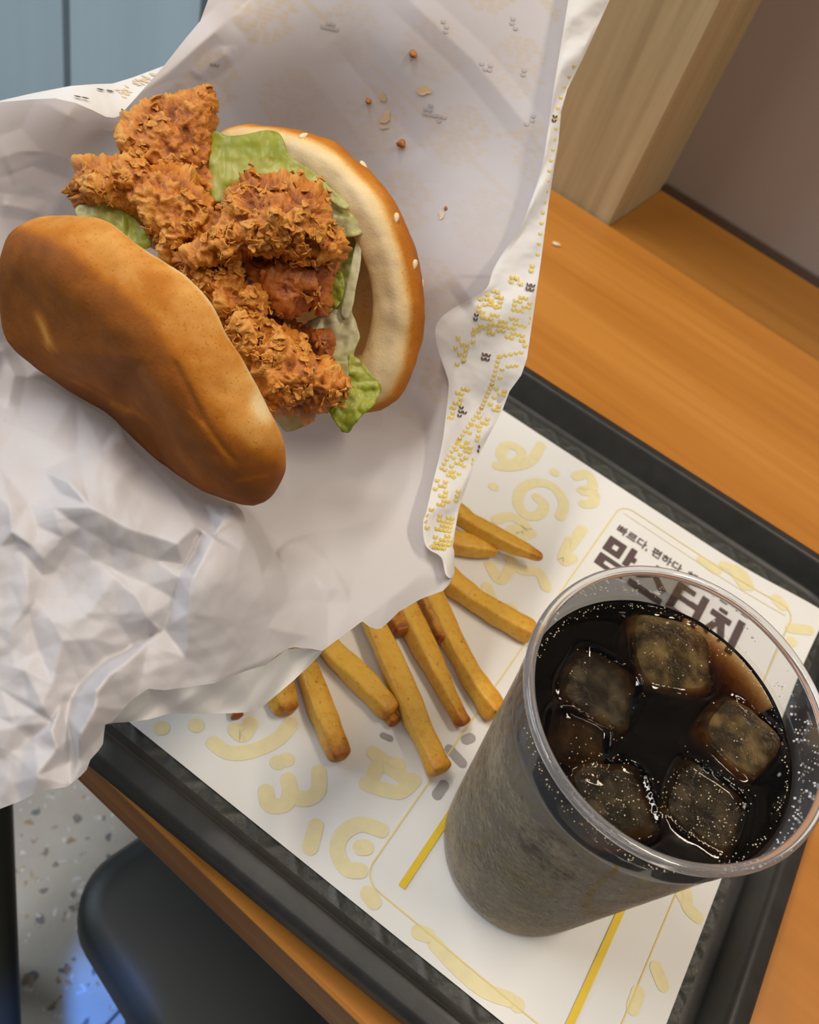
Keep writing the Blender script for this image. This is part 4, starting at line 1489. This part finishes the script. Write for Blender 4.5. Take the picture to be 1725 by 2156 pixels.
# fried chicken
M_CHICK = attr_mat('fried_crust', 'crust', [(0.0, (0.20, 0.052, 0.006)), (0.28, (0.36, 0.102, 0.011)), (0.5, (0.50, 0.165, 0.017)), (0.74, (0.60, 0.235, 0.030)), (1.0, (0.68, 0.33, 0.065))], 0.52, 0.30, 420, (1100, 0.45, 0.0009), sss=0.06, ssr=0.002, spec=0.45)
M_CHICK_S = attr_mat('fried_crust_smooth', 'crust', [(0.0, (0.20, 0.045, 0.008)), (0.4, (0.42, 0.115, 0.018)), (0.7, (0.52, 0.165, 0.028)), (1.0, (0.60, 0.24, 0.05))], 0.45, 0.35, 300, (900, 0.35, 0.0008), sss=0.08, ssr=0.002, spec=0.5)


def puff(outline, dfun, tf, tb, step, power=0.5):
    """solid with this outline: front swells by tf, back by tb"""
    P, F, bd = fill(outline, step)
    D, Q, S, T = seg_near(P, outline, True)
    e = np.clip(D / max(D.max(), 1e-6), 0, 1)
    sw = (1 - (1 - e) ** 2) ** power
    sw[bd] = 0
    d = dfun(P)
    front = unproj(P[:, 0], P[:, 1], d - tf * sw)
    inner = np.nonzero(~bd)[0]
    back_i = np.arange(len(P))
    back_i[inner] = len(P) + np.arange(len(inner))
    backv = unproj(P[inner, 0], P[inner, 1], d[inner] + tb * sw[inner])
    V = np.concatenate([front, backv])
    FF = np.concatenate([F, back_i[F][:, ::-1]])
    return V, FF, P, e


def plane_d(cx, cy, d, gx=0.0, gy=0.0):
    return lambda P: d + (P[:, 0] - cx) * gx * 1e-4 + (P[:, 1] - cy) * gy * 1e-4


def chicken(name, outline, dfun, tf, tb, rough, seed, mat=None, flakes=200, label=None, base=0.45, lean=(1, 1, 1)):
    V, F, P, e = puff(smooth_line(outline, 4, True), dfun, tf, tb, 3.0)
    nr = vnormals(V, F)
    if (nr[:len(P)] @ (-BM[2])).mean() < 0: nr = -nr
    q = V * np.array(lean) + seed * 0.37
    wv = np.stack([fbm(q * 190 + 3, 3), fbm(q * 190 + 8, 3), fbm(q * 190 + 15, 3)], 1) - 0.5
    q2 = q + 0.007 * wv
    big = fbm(q * 70, 3) - 0.5
    t1 = fbm(q2 * 150, 3) * 8.0
    fr = t1 - np.floor(t1)
    terr = (np.floor(t1) + np.clip(fr * 3.2, 0, 1) ** 2 - 0.25 * fr) / 8.0 - 0.5
    t2 = fbm(q2 * 330 + 31, 2) * 6.0
    fr2 = t2 - np.floor(t2)
    ter2 = (np.floor(t2) + np.clip(fr2 * 2.6, 0, 1) ** 2) / 6.0 - 0.5
    rid = fbm(q2 * 620 + 5, 2, True) - 0.6
    h = rough * (0.0038 * big + 0.0105 * terr + 0.0034 * ter2 + 0.0006 * rid)
    cr = base + terr * 1.5 + ter2 * 0.9 + big * 0.5 + rid * 0.25 + 0.22 * (fr - 0.5) + 0.16 * (fr2 - 0.5)
    V = V + nr * h[:, None]
    o = mesh_obj(name, V, F, mat or M_CHICK, None, True, {'crust': cr})
    adopt(o, burger)
    if label: o['label'] = label
    # flakes standing proud of the crust
    if flakes:
        r = np.random.default_rng(seed + 50)
        n0 = len(P)
        ids = r.choice(n0, flakes * 2, replace=False)
        ids = ids[fbm(V[ids] * 120 + 5, 2) > 0.5][:int(flakes * 0.55)]
        FV, FFc, fa = [], [], []
        for i in ids:
            n = nr[i]
            t = np.cross(n, r.normal(size=3)); t /= np.linalg.norm(t)
            b = np.cross(n, t)
            til = r.uniform(0.1, 0.95)
            t2 = t * math.cos(til) + n * math.sin(til)
            n2 = n * math.cos(til) - t * math.sin(til)
            sa = r.uniform(.0007, .0019); sb = sa * r.uniform(.6, 1.3)
            c = V[i] + n * 0.0003
            b0 = len(FV)
            g = 5
            for u in range(g):
                for v in range(g):
                    a_, b_ = u / (g - 1) * 2 - 1, v / (g - 1) * 2 - 1
                    a2_, b2_ = a_ * math.sqrt(1 - b_ * b_ / 2), b_ * math.sqrt(1 - a_ * a_ / 2)
                    wob = 1 + 0.3 * math.sin(3 * math.atan2(b2_, a2_ + 1e-9) + i)
                    FV.append(c + t2 * sa * a2_ * wob + b * sb * b2_ * wob + n2 * (0.0006 * (a2_ * b2_ * 1.2 + a2_ ** 2)))
                    fa.append(0.72 + 0.25 * r.uniform(-1, 1) + 0.12 * math.hypot(a2_, b2_))
            for u in range(g - 1):
                for v in range(g - 1):
                    k = b0 + u * g + v
                    FFc.append((k, k + 1, k + g + 1, k + g))
        if FV:
            fo_ = mesh_obj('crust_flakes', np.array(FV), FFc, M_CHICK, None, True, {'crust': fa})
            tag(fo_, kind='stuff')
            sol = fo_.modifiers.new('thick', 'SOLIDIFY'); sol.thickness = 0.0003
            fo_.parent = o
            fo_.location = (0, 0, 0)
    return o


chicken('chicken_piece', [(540, 655), (600, 668), (650, 690), (692, 690), (705, 720), (700, 765), (640, 745), (570, 705)], plane_d(620, 700, .322), .008, .008, .6, 3, M_CHICK_S, 20, base=0.2)
chicken('chicken_piece', [(500, 540), (600, 520), (700, 515), (714, 560), (701, 605), (695, 655), (672, 666), (652, 645), (620, 669), (585, 669), (555, 645), (530, 612), (508, 580)], plane_d(610, 600, .312), .016, .012, .55, 4, M_CHICK_S, 30, base=0.42)
chicken('chicken_piece', [(246, 272), (262, 258), (300, 225), (340, 205), (375, 200), (410, 192), (432, 183), (448, 184), (455, 215), (452, 260), (452, 330), (451, 400), (440, 415), (400, 410), (340, 395), (290, 372), (254, 340), (249, 300)], plane_d(360, 300, .316, .3, 0), .010, .010, .75, 5, None, 60, 'pointed flat piece of fried chicken sticking up beside the bun', 0.42)
chicken('chicken_piece', [(150, 385), (165, 353), (190, 340), (240, 337), (275, 332), (320, 347), (360, 352), (410, 387), (448, 425), (460, 450), (455, 480), (430, 510), (390, 540), (350, 548), (330, 522), (300, 482), (262, 442), (215, 427), (170, 437), (158, 410)], plane_d(300, 430, .306), .013, .010, .95, 6, None, 140, 'long knobbly piece of fried chicken lying to the left')
chicken('chicken_piece', [(365, 548), (400, 503), (440, 462), (470, 422), (486, 387), (520, 363), (560, 363), (610, 371), (650, 386), (680, 410), (695, 440), (703, 485), (721, 507), (717, 545), (692, 552), (660, 542), (636, 560), (592, 545), (562, 556), (520, 548), (490, 565), (440, 566), (390, 576)], plane_d(560, 460, .302, 0, -.15), .019, .012, 1.05, 7, None, 340, 'biggest flaky piece of fried chicken in the middle')
chicken('chicken_piece', [(352, 572), (390, 545), (450, 545), (505, 553), (517, 590), (541, 600), (554, 640), (552, 674), (530, 668), (505, 655), (480, 690), (450, 680), (430, 640), (405, 612), (378, 594)], plane_d(460, 610, .304), .011, .010, 1.05, 8, None, 140)
chicken('chicken_piece', [(455, 650), (500, 648), (545, 664), (562, 690), (600, 690), (640, 720), (680, 755), (705, 785), (725, 793), (739, 800), (722, 830), (700, 852), (672, 876), (650, 881), (620, 872), (575, 868), (545, 820), (515, 760), (480, 700)], plane_d(600, 770, .303, -.1, 0), .013, .012, 1.0, 9, None, 260, 'flaky piece of fried chicken at the lower end', lean=(1, 1, .8))

# lettuce
M_LET = attr_mat('lettuce_leaf', 'pale', [(0.0, (0.26, 0.34, 0.020)), (0.35, (0.43, 0.46, 0.05)), (0.65, (0.58, 0.56, 0.19)), (1.0, (0.70, 0.67, 0.43))], 0.38, 0.3, 90, (300, 0.15, 0.001), trans=0.3, spec=0.5)


def lettuce(outline, dfun, pale, amp=0.0025, lam=40.0, seed=0, pg=(0, 0)):
    ol = smooth_line(outline, 4, True)
    P, F, bd = fill(ol, 4.0)
    d = dfun(P)
    p3 = np.stack([P[:, 0] / lam, P[:, 1] / lam, np.full(len(P), seed * 3.1)], 1)
    d = d - (fbm(p3, 3, True) - 0.5) * amp * 2
    pl = pale + (P[:, 0] - P[:, 0].mean()) * pg[0] + (P[:, 1] - P[:, 1].mean()) * pg[1] + (fbm(p3 * 1.5, 2, True) - .6) * 0.5
    o = mesh_obj('lettuce_leaf', unproj(P[:, 0], P[:, 1], d), F, M_LET, None, True, {'pale': pl})
    sol = o.modifiers.new('thick', 'SOLIDIFY'); sol.thickness = 0.0005
    adopt(o, burger)
    return o


lettuce([(446, 284), (480, 288), (520, 284), (572, 274), (596, 292), (612, 330), (660, 362), (700, 400), (735, 432), (720, 440), (660, 400), (600, 390), (540, 392), (490, 420), (445, 415)], plane_d(560, 350, .314, -.05, -.1), .36, .002, 60, 1, (.0006, .002))
lettuce([(440, 350), (480, 365), (520, 380), (500, 420), (470, 440), (440, 440)], plane_d(480, 400, .316), .55, .001, 40, 2)
lettuce([(640, 372), (700, 400), (735, 430), (772, 468), (768, 490), (735, 500), (700, 495), (680, 440)], plane_d(700, 440, .315, -.1, .1), .72, .0015, 40, 3)
lettuce([(700, 488), (730, 490), (756, 494), (754, 530), (748, 570), (735, 600), (720, 640), (700, 650), (690, 580)], plane_d(720, 560, .324), .40, .0015, 30, 4)
lettuce([(750, 512), (760, 520), (759, 560), (750, 605), (742, 650), (730, 672), (718, 655), (730, 600), (740, 555)], plane_d(738, 590, .318), .95, .0008, 30, 5)
lettuce([(680, 560), (712, 566), (725, 590), (724, 620), (712, 645), (690, 655), (680, 610)], plane_d(705, 605, .317), .22, .0022, 25, 6)
lettuce([(640, 690), (700, 655), (735, 650), (752, 690), (758, 712), (745, 745), (748, 790), (700, 800), (660, 760)], plane_d(700, 720, .320, 0, -.1), .85, .0022, 40, 7, (0, -.002))
lettuce([(735, 745), (765, 768), (800, 812), (790, 850), (760, 878), (735, 908), (722, 908), (700, 880), (690, 845), (715, 815), (735, 790)], plane_d(750, 830, .310, 0, -.1), .28, .0030, 35, 8, (0, -.002))
lettuce([(160, 440), (190, 424), (230, 416), (262, 432), (285, 460), (310, 490), (318, 520), (280, 520), (220, 480), (170, 462)], plane_d(240, 470, .302), .45, .0018, 40, 9, (-.003, 0))
lettuce([(560, 850), (600, 865), (640, 880), (660, 886), (640, 898), (605, 910), (585, 890)], plane_d(610, 885, .322), .8, .0012, 40, 10)


# crumbs
def crumb(px, d, size, label, mat, seed, parent=None):
    r = np.random.default_rng(seed)
    V, F = lathe([(0, -.5), (.3, -.42), (.48, -.18), (.5, .1), (.34, .38), (0, .5)], 10)
    V = V + (fbm(V * 2.3 + seed, 3)[:, None] - 0.5) * 0.7 * V / (np.linalg.norm(V, axis=1)[:, None] + .2)
    Wp = unproj(*px, d)
    ax = BM
    Vw = V[:, :1] * ax[0] * r.uniform(.8, 1.2) + V[:, 1:2] * ax[1] * r.uniform(.8, 1.2) + V[:, 2:3] * ax[2] * 0.5
    o = mesh_obj('crumb', Vw * size, F, mat, None, True)
    o.location = Wp
    tag(o, label, 'crumb', 'crumbs of fried crust on the wrapper')
    return o


M_CRUMB = simple('crumb_crust', (0.36, 0.12, 0.018), 0.5, var=0.5, scale=900)
for k, (px_, sz, lb) in enumerate((((870, 114), .0034, 'largest orange crumb, uppermost on the wrapper above the bun'), ((776, 212), .0022, 'small orange crumb on the wrapper, left of the grey print'), ((845, 302), .0040, 'wide orange crumb on the wrapper just above the bun'), ((939, 438), .0018, 'tiny dark crumb on the wrapper right of the bun'))):
    crumb(px_, float(sheet_depth(np.array([px_]))[0]) - sz * 0.2, sz, lb, M_CRUMB, k)
fw = on_plane(np.float64(1172), np.float64(515), TABLE_Z + 0.0008)
ts = seed_obj('sesame_seed', np.array(fw), np.array([0, 0, 1.0]), BM[0] + 0.3 * BM[1], 0.0070, M_SEED)
tag(ts, 'pale sesame seed lying on the wooden table beside the wrapper', 'sesame seed')

# ------------------------------------------------------------------ cup of cola
def clear_plastic():
    m, nt, out = new_mat('clear_plastic')
    tr = N(nt, 'ShaderNodeBsdfTransparent'); tr.inputs[0].default_value = (0.93, 0.93, 0.94, 1)
    gl = N(nt, 'ShaderNodeBsdfGlossy', i_Roughness=0.06)
    lw = N(nt, 'ShaderNodeLayerWeight', i_Blend=0.25)
    rmp = ramp(nt, lw.outputs['Fresnel'], [(0.0, (0.04,) * 3), (1.0, (0.75,) * 3)])
    mx = N(nt, 'ShaderNodeMixShader')
    L(nt, rmp, mx.inputs[0]); L(nt, tr.outputs[0], mx.inputs[1]); L(nt, gl.outputs[0], mx.inputs[2])
    # faint grey haze of the plastic itself
    df = N(nt, 'ShaderNodeBsdfDiffuse'); df.inputs[0].default_value = (0.55, 0.54, 0.55, 1)
    f = N(nt, 'ShaderNodeLayerWeight', i_Blend=0.35)
    r2 = ramp(nt, f.outputs['Facing'], [(0.2, (0.03,) * 3), (0.95, (0.20,) * 3)])
    m2 = N(nt, 'ShaderNodeMixShader')
    L(nt, r2, m2.inputs[0]); L(nt, mx.outputs[0], m2.inputs[1]); L(nt, df.outputs[0], m2.inputs[2])
    L(nt, m2.outputs[0], out.inputs[0])
    return m


def condensation():
    m, nt, out = new_mat('condensation')
    tr = N(nt, 'ShaderNodeBsdfTransparent'); tr.inputs[0].default_value = (0.95, 0.93, 0.90, 1)
    df = N(nt, 'ShaderNodeBsdfDiffuse'); df.inputs[0].default_value = (0.50, 0.41, 0.285, 1)
    gl = N(nt, 'ShaderNodeBsdfGlossy', i_Roughness=0.35)
    d2 = N(nt, 'ShaderNodeMixShader', i_0=0.06); L(nt, df.outputs[0], d2.inputs[1]); L(nt, gl.outputs[0], d2.inputs[2])
    tcn = N(nt, 'ShaderNodeTexCoord'); sp = N(nt, 'ShaderNodeSeparateXYZ'); L(nt, tcn.outputs['Object'], sp.inputs[0])
    nz = noise(nt, 42, 7, rough=0.72)
    n2 = noise(nt, 480, 3)
    ad = N(nt, 'ShaderNodeMath', operation='MULTIPLY_ADD'); L(nt, n2, ad.inputs[0]); ad.inputs[1].default_value = 0.45; L(nt, nz, ad.inputs[2])
    base = ramp(nt, ad.outputs[0], [(0.52, (0.12,) * 3), (0.88, (0.80,) * 3)])
    zt = N(nt, 'ShaderNodeMapRange'); L(nt, sp.outputs[2], zt.inputs[0])
    zt.inputs[1].default_value = 0.104; zt.inputs[2].default_value = 0.1195; zt.inputs[3].default_value = 1.0; zt.inputs[4].default_value = 0.0
    mu = N(nt, 'ShaderNodeMath', operation='MULTIPLY'); L(nt, base, mu.inputs[0]); L(nt, zt.outputs[0], mu.inputs[1])
    mx = N(nt, 'ShaderNodeMixShader')
    L(nt, mu.outputs[0], mx.inputs[0]); L(nt, tr.outputs[0], mx.inputs[1]); L(nt, d2.outputs[0], mx.inputs[2])
    L(nt, mx.outputs[0], out.inputs[0])
    return m


def cola_mat():
    m, nt, out = new_mat('cola')
    tr = N(nt, 'ShaderNodeBsdfTransparent'); tr.inputs[0].default_value = (0.95, 0.85, 0.70, 1)
    gl = N(nt, 'ShaderNodeBsdfGlossy', i_Roughness=0.015)
    fr = N(nt, 'ShaderNodeFresnel', i_IOR=1.35)
    L(nt, bump(nt, noise(nt, 60, 2), 0.25, 0.002), gl.inputs['Normal'])
    mx = N(nt, 'ShaderNodeMixShader')
    L(nt, fr.outputs[0], mx.inputs[0]); L(nt, tr.outputs[0], mx.inputs[1]); L(nt, gl.outputs[0], mx.inputs[2])
    L(nt, mx.outputs[0], out.inputs[0])
    va = N(nt, 'ShaderNodeVolumeAbsorption', i_Density=520.0)
    va.inputs[0].default_value = (0.71, 0.55, 0.28, 1)
    L(nt, va.outputs[0], out.inputs['Volume'])
    return m


def ice_mat(name='ice', hi=0.10, col=(0.80, 0.58, 0.30)):
    m, nt, out = new_mat(name)
    tr = N(nt, 'ShaderNodeBsdfTransparent'); tr.inputs[0].default_value = (0.92, 0.90, 0.86, 1)
    gl = N(nt, 'ShaderNodeBsdfGlossy', i_Roughness=0.05)
    df = N(nt, 'ShaderNodeBsdfDiffuse'); df.inputs[0].default_value = (*col, 1)
    fr = N(nt, 'ShaderNodeFresnel', i_IOR=1.31)
    b = bump(nt, noise(nt, 420, 4), 0.9, 0.003)
    L(nt, b, gl.inputs['Normal']); L(nt, b, fr.inputs['Normal'])
    mx = N(nt, 'ShaderNodeMixShader')
    L(nt, fr.outputs[0], mx.inputs[0]); L(nt, tr.outputs[0], mx.inputs[1]); L(nt, gl.outputs[0], mx.inputs[2])
    r = ramp(nt, noise(nt, 110, 5), [(0.42, (hi * 0.12,) * 3), (0.75, (hi,) * 3)])
    m2 = N(nt, 'ShaderNodeMixShader'); L(nt, r, m2.inputs[0]); L(nt, mx.outputs[0], m2.inputs[1]); L(nt, df.outputs[0], m2.inputs[2])
    L(nt, m2.outputs[0], out.inputs[0])
    return m


def bead():
    m, nt, out = new_mat('rim_plastic')
    p = N(nt, 'ShaderNodeBsdfPrincipled', i_Roughness=0.08)
    p.inputs['Base Color'].default_value = (0.86, 0.85, 0.86, 1)
    p.inputs['Transmission Weight'].default_value = 0.9
    p.inputs['IOR'].default_value = 1.45
    L(nt, p.outputs[0], out.inputs[0])
    return m


M_BEAD = bead()
M_CLEAR, M_COND, M_COLA, M_ICE = clear_plastic(), condensation(), cola_mat(), ice_mat()
M_ICE_PALE = ice_mat('pale_ice', 0.30, (0.62, 0.40, 0.14))
M_BUB_GLINT = simple('bubble_and_glint', (0.75, 0.60, 0.38), 0.05, spec=1.0)
M_DROP = simple('water_drop', (0.70, 0.68, 0.66), 0.05, spec=1.0)
axis = np.array([0.0051, -0.0410, 1.0]); axis /= np.linalg.norm(axis)
cup_base = Vector((0.0467, 0.1889, TRAY_Z + 0.0026))
CQ = Vector((0, 0, 1)).rotation_difference(Vector(axis))
CM = Matrix.Translation(cup_base) @ CQ.to_matrix().to_4x4()
cup = empty('plastic_cup', cup_base, 'clear plastic cup of iced cola standing on the printed liner', 'cup')
cup.rotation_mode = 'QUATERNION'; cup.rotation_quaternion = CQ
RB, RT, HT = 0.0340, 0.0468, 0.1335


def oval(V):
    """the soft cup is squeezed a little out of round towards the top"""
    V = np.array(V, float)
    t = np.arctan2(V[:, 1], V[:, 0])
    k = 1 + 0.0226 * V[:, 2] / 0.135 * np.cos(2 * (t - 1.36))
    V[:, 0] *= k; V[:, 1] *= k; V[:, 2] *= 1.012
    return V


def rw(z):
    return RB + (RT - RB) * z / HT


wallp = [(0.0, 0.0050), (0.028, 0.0046), (0.0305, 0.0020), (0.0328, 0.0), (0.0340, 0.0012), (rw(.006), .006), (rw(.03), .03), (rw(.06), .06), (rw(.09), .09), (rw(.113), .113), (rw(.116) + .0006, .116), (rw(.120) + .0006, .120), (rw(.1335), .1335)]
V, F = lathe(wallp, 128)
mesh_obj('cup_wall', oval(V), F, M_CLEAR, cup, True)
a = np.linspace(0, 2 * np.pi, 14, endpoint=False)
rimp = [(RT + 0.0004 + 0.0017 * math.cos(t), 0.1343 + 0.0017 * math.sin(t)) for t in np.append(a, 2 * np.pi)]
V, F = lathe(rimp, 128)
mesh_obj('rolled_rim', oval(V), F, M_BEAD, cup, True)
condp = [(rw(z) + 0.0003, z) for z in (0.002, .01, .03, .06, .09, .105, .118, .121)]
V, F = lathe(condp, 128)
tag(mesh_obj('condensation_film', oval(V), F, M_COND, cup, True), 'misty film of condensation on the lower cup')

LVL = 0.1195
cola = empty('cola', cup_base, 'dark brown cola with ice filling the clear plastic cup', 'drink')
cola.rotation_mode = 'QUATERNION'; cola.rotation_quaternion = CQ
def cup_pt(x, y, z):
    """pixel -> point in the cup's frame on the plane at height z"""
    Mi = np.array(CM.inverted())
    o_ = Mi[:3, :3] @ CAM + Mi[:3, 3]
    dr = Mi[:3, :3] @ (unproj(x, y, 1.0) - CAM)
    return o_ + dr * ((z - o_[2]) / dr[2])


def ice_mesh(s, seed):
    r = np.random.default_rng(seed)
    n = 14
    t = np.linspace(-1, 1, n)
    V, F, ix = [], [], {}
    def vid(p):
        k = tuple(np.round(p, 5))
        if k not in ix:
            ix[k] = len(V); V.append(p)
        return ix[k]
    for ax_ in range(3):
        for sg in (-1, 1):
            for i in range(n - 1):
                for j in range(n - 1):
                    q = []
                    for a_, b_ in ((i, j), (i + 1, j), (i + 1, j + 1), (i, j + 1)):
                        p = np.zeros(3); p[ax_] = sg; p[(ax_ + 1) % 3] = t[a_]; p[(ax_ + 2) % 3] = t[b_]
                        q.append(vid(tuple(p)))
                    F.append(q if sg > 0 else q[::-1])
    V = np.array(V)
    sph = V / np.linalg.norm(V, axis=1)[:, None]
    p6 = V / ((np.abs(V) ** 5).sum(1) ** (1 / 5))[:, None]
    V = p6 * 0.94 + sph * 0.06
    V = V * (1 + (fbm(V * 1.4 + seed, 3)[:, None] - 0.5) * 0.22)
    return V * s / 2, F


ICE = [((1392, 1396), .029, .028, .022, 0.5, (.10, .16), 'largest amber ice cube, at the far side of the cup'),
       ((1236, 1478), .026, .026, .020, 0.1, (-.12, .05), 'dark ice cube at the left of the cup, with a long highlight'),
       ((1528, 1575), .025, .024, .020, -0.2, (.08, -.1), 'amber ice cube at the right side of the cup'),
       ((1262, 1712), .026, .024, .020, 0.75, (.05, .1), 'sparkling ice cube at the near left of the cup'),
       ((1452, 1722), .026, .024, .020, 0.05, (-.06, .06), 'sparkling ice cube at the near right of the cup'),
       ((1190, 1590), .020, .020, .018, 0.4, (.1, -.08), 'small ice cube sunk at the left wall of the cup')]
ice_pos, ice_fp = [], []
for k, (px_, sx_, sy_, sz_, rz_, tl_, lb) in enumerate(ICE):
    zc = LVL - sz_ / 2 + (0.0034, 0.0004, 0.0016, 0.0006, 0.0008, -0.002)[k]
    c = cup_pt(px_[0], px_[1], zc)
    rmax = rw(zc) - 0.0012 - sx_ * 0.52
    rr_ = math.hypot(c[0], c[1])
    if rr_ > rmax: c[:2] *= rmax / rr_
    V, F = ice_mesh(1.0, k + 3)
    V = V * np.array([sx_, sy_, sz_])
    o = mesh_obj('ice_cube', V, F, M_ICE_PALE if k in (0, 2) else M_ICE, None, True)
    o.matrix_world = CM @ Matrix.Translation(Vector((c[0], c[1], c[2] * 1.012))) @ Matrix.Rotation(rz_, 4, 'Z') @ Matrix.Rotation(tl_[0], 4, 'X') @ Matrix.Rotation(tl_[1], 4, 'Y')
    tag(o, lb, 'ice cube', 'ice cubes in the cola')
    ice_pos.append((c, sx_, zc + sz_ / 2))
    ice_fp.append((c, sx_, sy_, rz_, zc + sz_ / 2))

lv = [(0.0, 0.0062), (0.029, 0.0060), (0.0315, 0.0075)] + [(rw(z) - 0.0006, z) for z in (.012, .03, .06, .09, LVL - 0.001)] + [(rw(LVL) - 0.0007, LVL + 0.0006)] + [((rw(LVL) - 0.0008) * k, LVL) for k in np.linspace(.985, 0.0, 90)]
V, F = lathe(lv, 200)
top = np.nonzero(V[:, 2] > LVL - 1e-6)[0]
lift = np.zeros(len(V))
for c, sx_, sy_, rz_, zt in ice_fp:
    dx, dy = V[top, 0] - c[0], V[top, 1] - c[1]
    ca, sa = math.cos(rz_), math.sin(rz_)
    lx, ly = (dx * ca + dy * sa) / (sx_ * .46), (-dx * sa + dy * ca) / (sy_ * .46)
    rad = (np.abs(lx) ** 4 + np.abs(ly) ** 4) ** 0.25
    g = (rad - 1) * sx_ * .46
    lift[top] += 0.0010 * np.exp(-(g / 0.0016) ** 2) - 0.0005 * (g < 0)
V[:, 2] += lift + 0.00025 * (fbm(V * 160, 2) - 0.5) * (lift * 0 + 1) * (V[:, 2] > LVL - 1e-3)
mesh_obj('liquid', oval(V), F, M_COLA, cola, True)

# bubbles along the edge, bubbles and pale specks painting sparkle on the ice, droplets on the wall
BV, BF = lathe([(0, -1), (.6, -.8), (1, 0), (.6, .8), (0, 1)], 7)


def bubbles(name, spots, mat, parent, label=None):
    V, F = [], []
    for p, s in spots:
        b = len(V)
        V += (BV * s + np.array(p)).tolist()
        F += [tuple(b + i for i in f) for f in BF]
    o = mesh_obj(name, oval(V), F, mat, parent, True)
    tag(o, label, kind='stuff')
    return o


r = np.random.default_rng(5)
sp = []
for k in range(300):
    a = r.uniform(0, 2 * np.pi)
    q = rw(LVL) - 0.0016 - abs(r.normal(0, .0012))
    sp.append(((q * math.cos(a), q * math.sin(a), LVL + 0.0001), r.uniform(.0001, .00032)))
for qi, (c, s, zt) in enumerate(ice_pos):
    for k in range((40, 20, 25, 130, 150, 30)[qi]):
        x_, y_ = r.uniform(-.5, .5, 2) * s
        sp.append(((c[0] + x_, c[1] + y_, max(LVL, zt) + r.uniform(-.0002, .0001)), r.uniform(.00009, .00026)))
bubbles('bubbles_and_glints', sp, M_BUB_GLINT, cola)
sp = []
for k in range(110):
    a = r.uniform(-0.9, 1.0) if k < 85 else r.uniform(1.2, 3.2)
    z_ = r.uniform(LVL + .002, .131)
    q = rw(z_) - 0.0003
    sp.append(((q * math.cos(a), q * math.sin(a), z_), r.uniform(.00015, .00055)))
bubbles('water_droplets', sp, M_DROP, cup)
